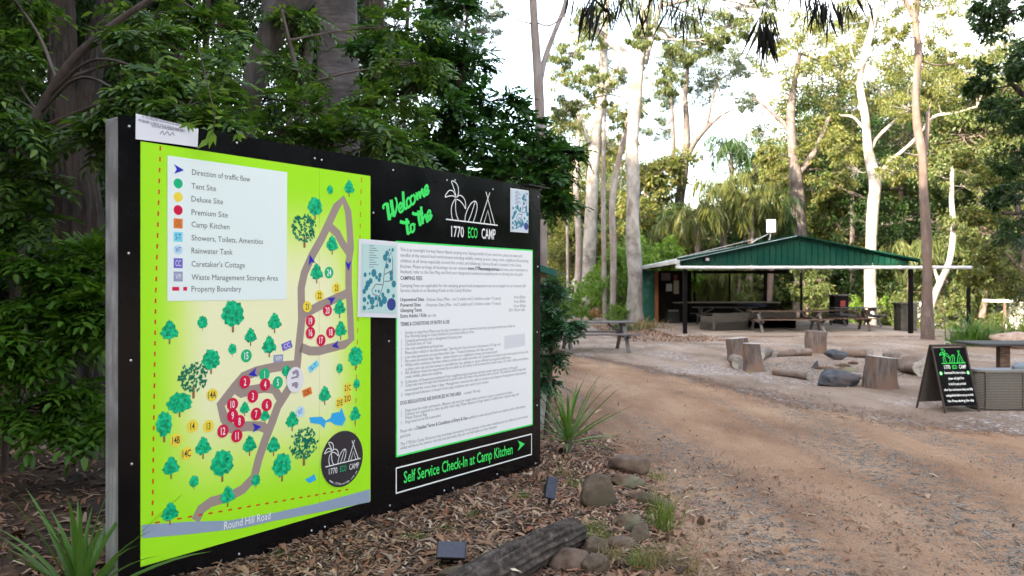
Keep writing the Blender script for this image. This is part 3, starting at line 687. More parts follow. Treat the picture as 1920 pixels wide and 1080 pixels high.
def soil_mat(name, a, b_, c_, grav, gscale, dirn, gamount, streak=(1, .12), bump=.5):
    """earth with patches of crushed stone; a,b,c earth colours, grav stone colours"""
    m, n, l, b = new_mat(name)
    tc = n.new('ShaderNodeTexCoord')
    def noise(scale, det=5, st=None, rot=0.0, rough=.6):
        t = n.new('ShaderNodeTexNoise'); t.inputs['Scale'].default_value = scale; t.inputs['Detail'].default_value = det; t.inputs['Roughness'].default_value = rough
        if st:
            mp_ = n.new('ShaderNodeMapping'); mp_.inputs['Rotation'].default_value = (0, 0, rot); mp_.inputs['Scale'].default_value = (*st, 1); mp_.vector_type = 'POINT'
            l.new(tc.outputs['Object'], mp_.inputs['Vector']); l.new(mp_.outputs[0], t.inputs['Vector'])
        else: l.new(tc.outputs['Object'], t.inputs['Vector'])
        return t.outputs['Fac']
    def ramp(src, cols, p0, p1):
        r = n.new('ShaderNodeValToRGB'); cr = r.color_ramp
        while len(cr.elements) < len(cols): cr.elements.new(.5)
        for i, c in enumerate(cols): cr.elements[i].position = p0 + (p1 - p0) * i / (len(cols) - 1); cr.elements[i].color = (*c, 1)
        l.new(src, r.inputs[0]); return r.outputs[0]
    def mix(f, x, y, mode='MIX'):
        mx = n.new('ShaderNodeMix'); mx.data_type = 'RGBA'; mx.blend_type = mode
        if isinstance(f, float): mx.inputs[0].default_value = f
        else: l.new(f, mx.inputs[0])
        for s, v in ((6, x), (7, y)):
            if isinstance(v, tuple): mx.inputs[s].default_value = (*v, 1)
            else: l.new(v, mx.inputs[s])
        return mx.outputs[2]
    def mrange(src, lo, hi, o0=0.0, o1=1.0):
        r = n.new('ShaderNodeMapRange'); r.inputs[1].default_value = lo; r.inputs[2].default_value = hi; r.inputs[3].default_value = o0; r.inputs[4].default_value = o1
        l.new(src, r.inputs[0]); return r.outputs[0]
    earth = ramp(noise(1.1, 8, (1, .35), dirn), [a, b_, c_], .34, .66)
    fine = ramp(noise(70, 4), [(.55, .55, .55), (1.15, 1.12, 1.1)], .3, .7)
    earth = mix(.8, earth, fine, 'MULTIPLY')
    vo = n.new('ShaderNodeTexVoronoi'); vo.inputs['Scale'].default_value = gscale; l.new(tc.outputs['Object'], vo.inputs['Vector'])
    hs = n.new('ShaderNodeSeparateColor'); l.new(vo.outputs['Color'], hs.inputs[0])
    stone = ramp(hs.outputs[0], grav, .1, .9)
    g1 = mrange(noise(.85, 5, streak, dirn), gamount - .05, gamount + .07)
    g2 = mrange(noise(9, 4), .42, .55)
    mu = n.new('ShaderNodeMath'); mu.operation = 'MULTIPLY'; l.new(g1, mu.inputs[0]); l.new(g2, mu.inputs[1])
    pick = mrange(hs.outputs[1], .25, .3); mu2 = n.new('ShaderNodeMath'); mu2.operation = 'MULTIPLY'; l.new(mu.outputs[0], mu2.inputs[0]); l.new(pick, mu2.inputs[1])
    col = mix(mu2.outputs[0], earth, stone)
    l.new(col, b.inputs['Base Color']); b.inputs['Roughness'].default_value = .95; b.inputs['Specular IOR Level'].default_value = .15
    bp = n.new('ShaderNodeBump'); bp.inputs['Strength'].default_value = bump; bp.inputs['Distance'].default_value = .02
    ad = n.new('ShaderNodeMath'); ad.operation = 'MULTIPLY_ADD'; l.new(vo.outputs['Distance'], ad.inputs[0]); ad.inputs[1].default_value = -.7; l.new(noise(14, 8), ad.inputs[2])
    l.new(ad.outputs[0], bp.inputs['Height']); l.new(bp.outputs[0], b.inputs['Normal'])
    return m
RDIR = -.32
M_ground = soil_mat('camp_earth', (.18, .13, .10), (.265, .198, .155), (.34, .26, .205), [(.14, .13, .14), (.36, .32, .31), (.5, .44, .42)], 30, RDIR, .52, (1, .5), .4)
M_road = soil_mat('road_gravel', (.23, .130, .080), (.35, .214, .136), (.44, .293, .193), [(.05, .041, .036), (.115, .098, .086), (.18, .155, .135), (.27, .235, .20)], 75, RDIR, .53, (1.1, .10), .5)
M_bed = noisy('forest_soil', [(.02, .013, .009), (.07, .04, .025), (.15, .095, .06)], 26, .95, .6, .02, cols2=(.03, .02, .014), scale2=3)
def grid(name, xs, ys, zf, mat, kind='structure', smooth=True):
    X, Y = np.meshgrid(xs, ys) if np.ndim(xs) == 1 else (xs, ys)
    Z = zf(X, Y); ny, nx = X.shape
    V = np.stack([X, Y, Z], -1).reshape(-1, 3); i = np.arange(ny - 1)[:, None]; j = np.arange(nx - 1)[None]
    F = np.stack([i * nx + j, i * nx + j + 1, (i + 1) * nx + j + 1, (i + 1) * nx + j], -1).reshape(-1, 4)
    return tag(mesh_obj(name, V, F, mat, smooth=smooth), kind=kind)
grid('ground', np.concatenate([[-420, -200, -80, -30], np.linspace(-12, 40, 53), [60, 100, 200, 420]]), np.concatenate([[-60, -20, -5], np.linspace(0, 60, 61), [90, 140, 220, 420]]), ground_z, M_ground)
ys = np.linspace(.5, 26.5, 150); t = np.linspace(0, 1, 50)
lo_ = interp(BED_X, np.minimum(ys, 21)) - .5; hi_ = interp(ROAD_X, ys) + .12 * wob(ys, ys * .7, 2.4) + .06 * wob(ys, ys, 6)
lo_ = np.where(ys > 18.5, np.minimum(lo_, hi_ - 3.2), lo_)
XX = lo_[:, None] + (hi_ - lo_)[:, None] * t[None]; YY = np.repeat(ys[:, None], 50, 1)
def rz(x, y):
    e = np.minimum((hi_[:, None] - x), 1.0)
    return .006 + .012 * (1 + wob(x + y * .3, y * .25, 1.6)) * np.clip(e, 0, 1)
grid('gravel_road', XX, YY, rz, M_road)
xs = np.concatenate([np.linspace(-16, -3.2, 40), np.linspace(-3.1, 1.6, 110)])
grid('mulch_bed', xs, np.concatenate([np.linspace(.8, 9, 190), np.linspace(9.1, 22, 90)]), bed_z, M_bed)
# ---- scattered litter, gravel
def strips(P, ang, tilt, ln, wd, curl, zoff=0.004):
    """curled bark and leaf pieces: two quads each"""
    N = len(P); d = np.stack([np.cos(ang) * np.cos(tilt), np.sin(ang) * np.cos(tilt), np.sin(tilt)], 1)
    s = np.stack([-np.sin(ang), np.cos(ang), np.zeros(N)], 1); up = np.cross(d, s)
    V = np.zeros((N, 6, 3)); L = ln[:, None]; w = wd[:, None]
    m = P + up * (curl[:, None] * L)
    V[:, 0] = P - d * L / 2 - s * w * .25; V[:, 1] = P - d * L / 2 + s * w * .25
    V[:, 2] = m - s * w / 2; V[:, 3] = m + s * w / 2
    V[:, 4] = P + d * L / 2 - s * w * .2; V[:, 5] = P + d * L / 2 + s * w * .2
    V[..., 2] += zoff
    b = np.arange(N)[:, None] * 6
    F = np.concatenate([b + np.array([0, 2, 3, 1]), b + np.array([2, 4, 5, 3])], 0)
    return V.reshape(-1, 3), F
M_litter = leafmat('leaf_litter', [(.045, .025, .018), (.13, .07, .045), (.26, .13, .07), (.36, .21, .13), (.17, .09, .06), (.42, .29, .19), (.24, .08, .04), (.10, .065, .05), (.52, .40, .29)], 0.0, .8)
def litter(name, N, xr, yr, keep, lr, mat, zf=bed_z, lab=None, g=rng, tiltm=.35):
    Y = g.uniform(0, 1, N) ** 1.3 * (yr[1] - yr[0]) + yr[0]; X = g.uniform(*xr, N)
    k = keep(X, Y); X = X[k]; Y = Y[k]; n = len(X)
    ln = g.uniform(*lr, n) * (1 + (g.uniform(0, 1, n) > .96) * g.uniform(.5, 1.6, n)); z = zf(X, Y)
    V, F = strips(np.stack([X, Y, z], 1), g.uniform(0, 6.28, n), g.normal(0, tiltm, n), ln, ln * g.uniform(.12, .34, n), g.uniform(.02, .22, n), .006)
    return tag(mesh_obj(name, V, F, mat, smooth=False), kind='stuff')
inbed = lambda X, Y: X < interp(BED_X, Y) - .0 + .12 * wob(X, Y, 3)
litter('leaf_litter', 52000, (-2.6, 1.35), (2.4, 12), inbed, (.03, .085), M_litter)
litter('leaf_litter', 15000, (-9, -1.2), (3.2, 16), lambda X, Y: X < .0, (.05, .13), M_litter)
litter('fallen_leaves', 2600, (.5, 7), (3.8, 14), lambda X, Y: (np.abs(X - interp(BED_X, Y)) < .55 * np.abs(rng.normal(0, 1, len(X))) ) , (.03, .08), M_litter, lambda x, y: 0 * x + .022)
litter('fallen_leaves', 5200, (.6, 4.5), (3.6, 7.5), lambda X, Y: rng.uniform(0, 1, len(X)) < np.exp(-(X - interp(BED_X, Y)) / .9) * .8, (.025, .075), M_litter, lambda x, y: 0 * x + .022)
litter('fallen_leaves', 900, (-2, 9), (4.5, 24), lambda X, Y: X > interp(BED_X, Y), (.03, .07), M_litter, lambda x, y: 0 * x + .022)
ns = 900; X = rng.uniform(-2.4, 1.5, ns); Y = rng.uniform(2.6, 10, ns); k = X < interp(BED_X, Y) + .25; X, Y = X[k], Y[k]; ns = len(X); ln = rng.uniform(.08, .26, ns)
V, F = strips(np.stack([X, Y, np.maximum(bed_z(X, Y), .012)], 1), rng.uniform(0, 6.28, ns), rng.normal(0, .12, ns), ln, rng.uniform(.004, .010, ns), rng.uniform(-.05, .1, ns), .016)
tag(mesh_obj('fallen_sticks', V, F, leafmat('stick_brown', [(.05, .035, .028), (.16, .11, .08), (.30, .23, .17), (.10, .07, .055)], 0, .85)), kind='stuff')
nc = 38000; X = rng.uniform(-2.4, 2.2, nc); Y = 2.4 + 7 * rng.uniform(0, 1, nc) ** 1.3; k = rng.uniform(0, 1, nc) < np.clip(1 - (X - interp(BED_X, Y)) / .8, 0, 1); X, Y = X[k], Y[k]; nc = len(X); ln = rng.uniform(.007, .022, nc)
V, F = strips(np.stack([X, Y, np.maximum(bed_z(X, Y), .012)], 1), rng.uniform(0, 6.28, nc), rng.normal(0, .3, nc), ln, ln * rng.uniform(.3, .8, nc), rng.uniform(0, .2, nc), .008)
tag(mesh_obj('bark_crumbs', V, F, M_litter), kind='stuff')
# brown line of debris between the road and the camp
nd = 6000; yy = 8.8 + 11.7 * rng.uniform(0, 1, nd) ** 1.25; w_ = np.interp(yy, [8.8, 11, 15, 20], [.75, .45, .2, .16])
xx = interp(ROAD_X, yy) + .12 * wob(yy, yy * .7, 2.4) + rng.normal(0, 1, nd) * w_ * .7 + .22 + .1 * np.sin(yy * 3.1)
V, F = strips(np.stack([xx, yy, np.full(nd, .012)], 1), rng.uniform(0, 6.28, nd), rng.normal(0, .10, nd), rng.uniform(.02, .08, nd), rng.uniform(.008, .02, nd), rng.uniform(.0, .08, nd), .003)
tag(mesh_obj('windblown_debris', V, F, leafmat('debris_brown', [(.05, .03, .02), (.16, .08, .045), (.27, .14, .08), (.10, .06, .04)], 0, .85)), kind='stuff')
def pebbles(name, X, Y, Z, r, mat):
    N = len(X); th = rng.uniform(0, 6.28, N); base = np.array([[1, 0, 0], [0, 1, 0], [-1, 0, 0], [0, -1, 0], [0, 0, .7], [.1, .1, -.5]])
    j = base[None] * rng.uniform(.6, 1.25, (N, 6, 1)) * r[:, None, None]
    c, s = np.cos(th)[:, None], np.sin(th)[:, None]
    V = np.stack([j[..., 0] * c - j[..., 1] * s + X[:, None], j[..., 0] * s + j[..., 1] * c + Y[:, None], j[..., 2] + Z[:, None] + r[:, None] * .25], -1)
    b = np.arange(N)[:, None] * 6; F = np.concatenate([b + np.array(q) for q in ((0, 1, 4), (1, 2, 4), (2, 3, 4), (3, 0, 4))], 0)
    return tag(mesh_obj(name, V.reshape(-1, 3), F, mat), kind='stuff')
M_peb = leafmat('crushed_stone', [(.055, .047, .043), (.12, .105, .095), (.19, .17, .155), (.28, .25, .22), (.20, .14, .10), (.09, .078, .07)], 0.0, .85)
N = 60000; Y = rng.uniform(0, 1, N) ** 1.2 * 14 + 4.0; X = rng.uniform(-.5, 9, N)
kk = (X > interp(BED_X, Y) - .1) & (X < interp(ROAD_X, Y))
st = wob((X + Y * .33) * 1.1, Y * .10, 1.3, 2) + .35 * wob(X, Y, 3) + rng.normal(0, .35, N)
kk &= st > .12; X, Y = X[kk], Y[kk]
pebbles('loose_gravel', X, Y, np.full(len(X), .016), rng.uniform(.004, .011, len(X)) * (1 + (rng.uniform(0, 1, len(X)) > .985) * 1.0), M_peb)
# ================================================================ STONES AND LOGS
def rock(name, label, c, size, mat, seed, rz=0.0, group=None, cat='rock', sub=4, squash=.6, sharp=.0):
    import bmesh
    bm = bmesh.new(); bmesh.ops.create_icosphere(bm, subdivisions=sub, radius=1)
    g = np.random.default_rng(seed); ks = g.normal(0, 1, (7, 3)); ph = g.uniform(0, 6, 7)
    pl = [g.normal(0, 1, 3) for _ in range(7)]; pl = [p / np.linalg.norm(p) for p in pl]
    for v in bm.verts:
        p = np.array(v.co); r = 1.0
        for k in range(7): r += .06 * math.sin(p.dot(ks[k]) * 2.1 + ph[k]) + .022 * math.sin(p.dot(ks[k]) * 7 + ph[k]) + .007 * math.sin(p.dot(ks[6 - k]) * 19 + ph[k])
        for q in pl:                                   # flat worn facets
            d = p.dot(q) * r
            if d > .70 - sharp: r *= (.70 - sharp + (d - .70 + sharp) * .18) / d
        p = p * r; v.co = (p[0] * size[0] / 2, p[1] * size[1] / 2, max(p[2], -squash) * size[2] / 2)
    me = bpy.data.meshes.new(name); bm.to_mesh(me); bm.free(); me.materials.append(mat)
    me.polygons.foreach_set('use_smooth', np.ones(len(me.polygons), dtype=bool))
    o = bpy.data.objects.new(name, me); COL.objects.link(o); o.location = c; o.rotation_euler = (0, 0, rz)
    return tag(o, label, cat, group)
M_rockb = noisy('brown_stone', [(.06, .038, .025), (.15, .098, .065), (.23, .16, .11)], 9, .85, .7, .015, cols2=(.16, .15, .10), scale2=3.5)
M_rockg = noisy('grey_stone', [(.05, .036, .027), (.13, .094, .068), (.20, .155, .115)], 10, .85, .7, .015, cols2=(.09, .07, .045), scale2=3)
M_rockblue = noisy('blue_stone', [(.02, .023, .03), (.055, .06, .075), (.10, .105, .12)], 9, .7, .5, .01, cols2=(.07, .05, .045), scale2=2.5, f2=.6)
M_rockr = noisy('reddish_stone', [(.06, .04, .031), (.135, .092, .070), (.20, .145, .112)], 9, .85, .7, .015)
gk = 'stones edging the mulch bed'
for i, (px, py, w, d, h, m, rz_, lab) in enumerate([
    (1124, 962, .265, .21, .30, M_rockg, .4, 'upright rounded brown stone beside the small solar light'),
    (1186, 893, .36, .27, .21, M_rockr, -.7, 'long reddish stone furthest along the bed edge beside the road'),
    (1178, 922, .22, .18, .14, M_rockb, .3, 'low brown stone tucked in front of the long reddish stone'),
    (1222, 955, .34, .13, .12, M_rockg, -.9, 'thin slab like grey stone running along the road edge'),
    (1182, 1004, .20, .17, .13, M_rockb, .5, 'brown stone with leaves on it between the upright stone and the tall grass'),
    (1200, 1022, .15, .12, .12, M_rockg, 1.5, 'small grey stone right against the tall grass tuft'),
    (1165, 1042, .20, .13, .09, M_rockr, .2, 'flat maroon stone half buried under litter'),
    (1113, 1058, .18, .12, .12, M_rockg, .9, 'green grey stone behind the tan stone at the end of the log'),
    (1068, 1085, .24, .20, .15, M_rockr, .1, 'tan red stone at the foot of the burnt log'),
    (1118, 1088, .16, .13, .13, M_rockg, 1.2, 'narrow olive stone beside the tan stone near the bottom of the picture'),
    (850, 1108, .13, .10, .09, M_rockg, .2, 'small pale stone below the lying solar light')]):
    p = G(px, py); h_ = float(bed_z(p.x, p.y)); w, d, h = w * 1.14, d * 1.14, h * 1.14
    rock('edging_stone', lab, (p.x, p.y + d * .2, max(h_, 0) + h * .18), (w, d, h), m, 40 + i, rz_, gk, 'stone')
def bark_log(name, label, A, B, r0, r1, mat, endmat, seed, ridges=.0, group=None, rough=.08, n=32, steps=34, bend=.02, cat='log'):
    A = Vector(A); B = Vector(B); g = np.random.default_rng(seed)
    t = np.linspace(0, 1, steps); d = np.array(B - A); side = np.cross(d, [0, 0, 1]); side /= np.linalg.norm(side)
    P = np.array(A)[None] + d[None] * t[:, None] + side[None] * (np.sin(t * 3.1) * bend)[:, None]
    P[:, 2] += .3 * bend * np.sin(t * 5)
    rad = r0 + (r1 - r0) * t
    root = thing(name, label, cat, tuple(A), 0, group)
    v, f = tube_arrays(P, rad, n, rough, seed, ridges)
    mesh_obj('bark', v, f, mat, root, True, True)
    for nm, k in (('cut_end', 0), ('cut_end', steps - 1)):
        ring = v[k * n:(k + 1) * n]; c = ring.mean(0) + (P[-1] - P[0]) / np.linalg.norm(d) * (.004 if k else -.004)
        V = np.vstack([ring, ring * .5 + c * .5, c[None]])
        F = [(i, (i + 1) % n, n + (i + 1) % n, n + i) for i in range(n)] + [(n + i, n + (i + 1) % n, 2 * n) for i in range(n)]
        mesh_obj(nm, V, F, endmat, root, True, False)
    return root
M_burnt = noisy('charred_bark', [(.014, .010, .008), (.065, .049, .042), (.17, .135, .118)], 16, .95, 1.0, .02, (1, 1, 1), cols2=(.035, .03, .028), scale2=9, f2=.55)
M_end = noisy('sawn_end', [(.20, .15, .11), (.38, .30, .23), (.52, .44, .36)], 12, .9, .3, .004)
M_endg = noisy('grey_end', [(.18, .17, .16), (.36, .34, .32), (.52, .5, .47)], 12, .9, .3, .004)
a = G(1080, 1040); b = G(880, 1180)
bark_log('burnt_log', 'thick charred grey log lying in the mulch in front of the sign', (a.x - .02, a.y - .02, .13), (b.x - .16, b.y - .12, .115), .096, .118, M_burnt, noisy('charred_end', [(.04, .035, .03), (.12, .10, .09), (.2, .17, .15)], 15, .9, .5, .006), 5, ridges=.38, n=160, steps=220, bend=.03)
p = W(968, 1042, 3.9); tag(mesh_obj('pale_leaf', strips(np.array([[0, 0, 0.]]), np.array([.4]), np.array([-.35]), np.array([.055]), np.array([.05]), np.array([.1]))[0], strips(np.array([[0, 0, 0.]]), np.array([.4]), np.array([-.35]), np.array([.055]), np.array([.05]), np.array([.1]))[1], plain('pale_dry_leaf', (.62, .50, .36), .7)), 'small pale dry leaf lying on top of the charred log', 'leaf')
bpy.data.objects['pale_leaf'].location = (p.x, p.y, .262)
M_log = noisy('grey_log_bark', [(.11, .085, .075), (.20, .16, .145), (.28, .235, .21)], 6, .9, .6, .01, cols2=(.22, .16, .13), scale2=3)
M_stump = noisy('stump_wood', [(.06, .047, .043), (.13, .105, .098), (.20, .165, .15)], 7, .9, .6, .01, (3, 3, .5), cols2=(.20, .13, .10), scale2=2.2)
def stump(px, py, wpx, hpx, lab, seed, flare=1.1):
    c = G(px, py); k = c.y / FPX; r = wpx * k / 2; h = hpx * k; c.y += r
    root = thing('log_stump', lab, 'stump', tuple(c), 0, 'stumps round the fire pit')
    t = np.linspace(0, 1, 14); P = np.stack([.02 * np.sin(t * 3 + seed), 0 * t, t * h - .02], 1)
    v, f = tube_arrays(P, r * (1 + (flare - 1) * (1 - t) ** 3), 28, .10, seed, .12); mesh_obj('bark', v, f, M_stump, root, False, True)
    n = 28; ring = v[-n:]; cc = ring.mean(0) + np.array([0, 0, .006]); V = np.vstack([ring, cc[None]])
    mesh_obj('cut_top', V, [(i, (i + 1) % n, n) for i in range(n)], M_endg, root)
stump(1387, 677, 37, 44, 'grey log stump at the far left of the fire circle', 1, 1.04); stump(1416, 697, 33, 54, 'tall narrow stump with flared foot in front of the far left stump', 2, 1.22)
stump(1537, 663, 37, 43, 'upright stump standing behind the fire pit in front of the long table', 3, 1.03); stump(1665, 730, 53, 61, 'broad brown stump nearest the road beside the chalk board sign', 4, 1.12)
def lying(pa, pb, rpx, lab, seed, mat=M_log, hpx=None):
    a = G(*pa); b = G(*pb); r = rpx * (a.y + b.y) / 2 / FPX
    bark_log('lying_log', lab, (a.x, a.y, r * .85), (b.x, b.y, r * .85), r, r * .93, mat, M_endg, seed, .04, 'logs lying round the fire pit', .05, 20, 14, .02)
lying((1385, 692), (1376, 684), 12, 'short log with pale sawn end lying between the two left stumps', 11)
lying((1440, 667), (1424, 676), 10, 'dark end of a short log just behind the narrow stump', 12)
lying((1519, 667), (1453, 669), 7.5, 'straight pale log lying just left of the back stump', 13)
lying((1519, 713), (1452, 703), 8, 'pale log nearest the road left of the blue grey rock', 14)
lying((1632, 672), (1580, 668), 9.5, 'grey log lying behind the dark fire stones', 15)
bark_log('driftwood_log', 'long twisted pale brown log lying behind the broad brown stump', tuple(G(1664, 684) + Vector((0, 0, .15))), tuple(G(1735, 706) + Vector((0, 0, .17))), .10, .21, M_log, M_endg, 21, .18, 'logs lying round the fire pit', .2, 30, 26, .08)
gk = 'stones of the fire pit'
def prk(px, py, w, d, h, m, seed, lab, rz_=0, sharp=0.0, lift=0):
    p = G(px, py); rock('fire_stone', lab, (p.x, p.y + d / 2, h * .25 + lift), (w, d, h), m, seed, rz_, gk, 'stone', 4, .7, sharp)
prk(1577, 726, .72, .5, .36, M_rockblue, 60, 'large smooth blue grey boulder nearest the road in the fire circle')
prk(1574, 676, .60, .40, .34, M_rockblue, 61, 'dark flat topped block of stone behind the fire pit', 0, .32)
prk(1533, 692, .26, .2, .26, M_rockblue, 62, 'jagged leaning dark stone at the left of the fire pit', .6, .36)
prk(1548, 694, .40, .16, .14, M_rockr, 63, 'thin reddish grey slab leaning at the left of the fire pit', -.4, .34)
prk(1598, 698, .62, .4, .17, M_rockb, 64, 'flat tan slab lying in the middle of the fire pit', -.15, .3)
prk(1632, 697, .30, .22, .26, M_rockb, 65, 'dark brown stone slab leaning beside the broad stump', -.7, .35)
prk(1560, 700, .2, .2, .16, M_rockg, 66, 'small pale stone between the tan slab and the boulder')
prk(1715, 700, .34, .25, .22, M_rockg, 67, 'dark stone under the end of the twisted log', .4)
prk(1628, 668, .26, .2, .18, M_rockb, 68, 'brown stone behind the grey log by the fire pit', .4)
prk(1585, 690, .34, .22, .15, M_rockg, 69, 'small grey slab between the flat tan slab and the dark block', .2, .34)
prk(1612, 712, .24, .18, .13, M_rockb, 75, 'small brown stone beside the blue grey boulder', -.5, .3)
prk(1605, 684, .3, .2, .16, M_rockr, 76, 'reddish stone at the back right of the fire pit', .7, .34)
gp = rng.uniform(0, 6.28, 2600); gr = np.sqrt(rng.uniform(0, 1, 2600)) * 1.5
cF = G(1570, 692); pebbles('fire_pit_gravel', cF.x + gr * np.cos(gp) * 1.15, cF.y + gr * np.sin(gp) * 1.1, np.full(2600, .004), rng.uniform(.008, .025, 2600), M_peb)
rock('boulder', 'long smooth pink grey boulder beyond the low table on the far right', tuple(G(1903, 652) + Vector((0, 0, .2))), (1.35, .9, .62), noisy('pink_stone', [(.22, .16, .14), (.36, .28, .25), (.45, .37, .33)], 6, .85, .4, .01), 71, -.1)
for px, py, w, h, lab, s in ((1036, 668, .55, .38, 'grey angular rock at the foot of the shrub beside the road', 72), (1022, 672, .4, .18, 'flat pale rock at the road edge right beside the sign', 73), (1052, 668, .35, .3, 'mossy rock between the shrub and the grey picnic table', 74)):
    p = G(px, py); rock('edge_rock', lab, (p.x, p.y + .1, h * .2), (w, .35, h), M_rockg, s, .3, None, 'rock', 3, .7, .15)
# ================================================================ SOLAR LIGHTS
M_blackp = plain('black_plastic', (.012, .012, .014), .45); M_solar = noisy('solar_cell', [(.008, .012, .035), (.02, .028, .07)], 40, .25, 0, spec=.6); M_lens = plain('lens_grey', (.25, .26, .28), .2)
def solar(label, loc, rz_, tilt, roll, w, h, stake):
    r = thing('solar_spotlight', label, 'solar light', loc, rz_, 'solar garden lights in front of the sign')
    M = Matrix.Rotation(roll, 3, 'Y') @ Matrix.Rotation(tilt, 3, 'X'); c = Vector((0, 0, stake))
    MB().box(c, (w, .022, h), M, bev=.005).build('panel_housing', M_blackp, r)
    MB().box(c + M @ Vector((0, -.0125, 0)), (w * .9, .002, h * .93), M).build('solar_panel', M_solar, r)
    MB().box(c + M @ Vector((0, .038, -h * .02)), (w * .72, .045, h * .5), M, bev=.01).build('lamp_head', M_blackp, r)
    MB().box(c + M @ Vector((0, .062, -h * .02)), (w * .6, .003, h * .4), M).build('lens', M_lens, r)
    MB().tube([(0, .03, -.03), (0, .03, stake * .5), tuple(c + M @ Vector((0, .035, -.02)))], [.009, .012, .011], 8).build('stake', M_blackp, r)
    return r
p = G(1033, 968); solar('upright tilted solar spotlight on a stake beside the rounded stone', (p.x, p.y, float(bed_z(p.x, p.y))), .35, -.35, .32, .085, .155, .13)
p = G(846, 1085); solar('small solar spotlight lying nearly flat between the sign and the log', (p.x, p.y + .02, float(bed_z(p.x, p.y)) - .01), 0.0, -.85, .03, .165, .105, .10)
# ================================================================ CAMP KITCHEN
M_green = noisy('dark_green_steel', [(.0005, .030, .022), (.001, .042, .031)], 3, .55, 0, spec=.12, cols2=(.006, .045, .03), scale2=1.1)
M_greenl = noisy('shed_green_wall', [(.006, .075, .06), (.01, .11, .085)], 4, .5, .1, cols2=(.10, .25, .2), scale2=2, f2=.62)
M_pvc = noisy('white_pvc', [(.42, .43, .46), (.62, .62, .66)], 6, .5, 0); M_post = plain('black_post', (.005, .0045, .005), .8, spec=.08)
M_zinc = noisy('zinc_roof', [(.30, .32, .34), (.45, .47, .5)], 4, .45, .1, metal=.3)
M_oran = noisy('orange_timber', [(.20, .075, .025), (.34, .14, .05)], 6, .7, .3, .005, (4, 4, .5))
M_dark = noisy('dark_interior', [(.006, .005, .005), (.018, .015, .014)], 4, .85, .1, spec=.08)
kx0, kx1, ky0, ky1 = 5.65, 13.45, 28.0, 40.5
ez, az_, ax = 2.52, 3.30, (5.65 + 13.45) / 2 + .05
kit = thing('camp_kitchen', 'open sided camp kitchen shelter with dark green gable roof and black posts', 'shelter', (ax, ky0, 0))
def kroof(xa, za, xb, zb):
    n = 26; V = []; F = []
    ribs = 40
    for i in range(ribs + 1):      # ribs run down the slope
        y = ky0 - .25 + (ky1 - ky0 + .5) * i / ribs; dz = .03 if i % 2 else 0
        V += [(xa, y, za + dz), (xb, y, zb + dz)]
    for i in range(ribs): F.append((2 * i, 2 * i + 1, 2 * i + 3, 2 * i + 2))
    return V, F
for side in (0, 1):
    xa = kx0 - .04 if side == 0 else kx1 + .25; V, F = kroof(ax, az_ + .05, xa, ez - (.02 if side == 0 else .0))
    mesh_obj('roof_sheet', V, F, M_zinc if side == 0 else M_green, kit, True)
# gable cladding sheets (ribbed), each strip a piece
def ztop(x): return az_ - (az_ - ez) * (abs(x - ax) / ((ax - kx0) if x < ax else (kx1 - ax)))
gb = None; n = 38; zb_ = 2.36
for i in range(n):
    xa = kx0 + (kx1 - kx0) * i / n; xb = kx0 + (kx1 - kx0) * (i + 1) / n
    za, zb2 = max(ztop(xa), zb_ + .03), max(ztop(xb), zb_ + .03); y0 = ky0 - .02
    V = [(xa, y0, zb_), (xb - .03, y0, zb_), (xb - .03, y0, zb2), (xa, y0, za), (xb, y0 + .025, zb_), (xb, y0 + .025, zb2)]
    mesh_obj('cladding_sheet', V, [(0, 1, 2, 3), (1, 4, 5, 2)], M_green, kit, True)
m = MB(); m.bar((kx0 - .06, ky0 - .06, ez + .02), (ax, ky0 - .06, az_ + .03), .05, .13); m.bar((ax, ky0 - .062, az_ + .03), (kx1 + .32, ky0 - .062, ez + .0), .05, .13); m.build('barge_board', M_green, kit, True)
m = MB(); m.bar((kx0 - .05, ky0 - .10, ez + .10), (ax - 1.3, ky0 - .10, az_ - .02), .06, .02); m.build('barge_capping', M_zinc, kit, True)
MB().bar((kx0 - .08, ky0 - .3, ez - .04), (kx0 + .12, ky1 - 1.2, ez - .04), .11, .12).build('gutter', M_zinc, kit, True)
MB().bar((kx0, ky0 + .02, zb_ - .05), (kx1, ky0 + .02, zb_ - .05), .07, .08).build('front_beam', M_post, kit, True)
MB().bar((kx0, ky1, 2.38), (kx1, ky1, 2.38), .08, .14).build('back_beam', M_post, kit, True)
for y_ in (31, 34, 37): MB().bar((kx0, y_, 2.42), (ax, y_, az_ - .1), .07, .1).bar((ax, y_ + .003, az_ - .1), (kx1, y_, 2.42), .07, .1).build('rafter', M_post, kit, True)
for (x, y, w) in [(5.87, 28.05, .13), (13.6, 29.1 - .9, .13), (8.9, 40.3, .10), (12.35, 40.3, .13), (15.0 - .9, 40.3, .1), (10.6, 40.3, .08)]:
    MB().box((x, y, 1.18), (w, w, 2.37), bev=.008).build('post', M_post, kit, True)
grid('concrete_slab', np.linspace(5.3, 14.0, 20), np.linspace(26.9, 41, 30), lambda x, y: .05 + 0 * x, noisy('slab_concrete', [(.30, .24, .20), (.40, .33, .28)], 2.5, .85, .2, .004, cols2=(.26, .2, .17), scale2=.8))
MB().box((9.65, 26.88, .022), (8.7, .04, .05)).build('slab_edge', M_ground, kit, True)
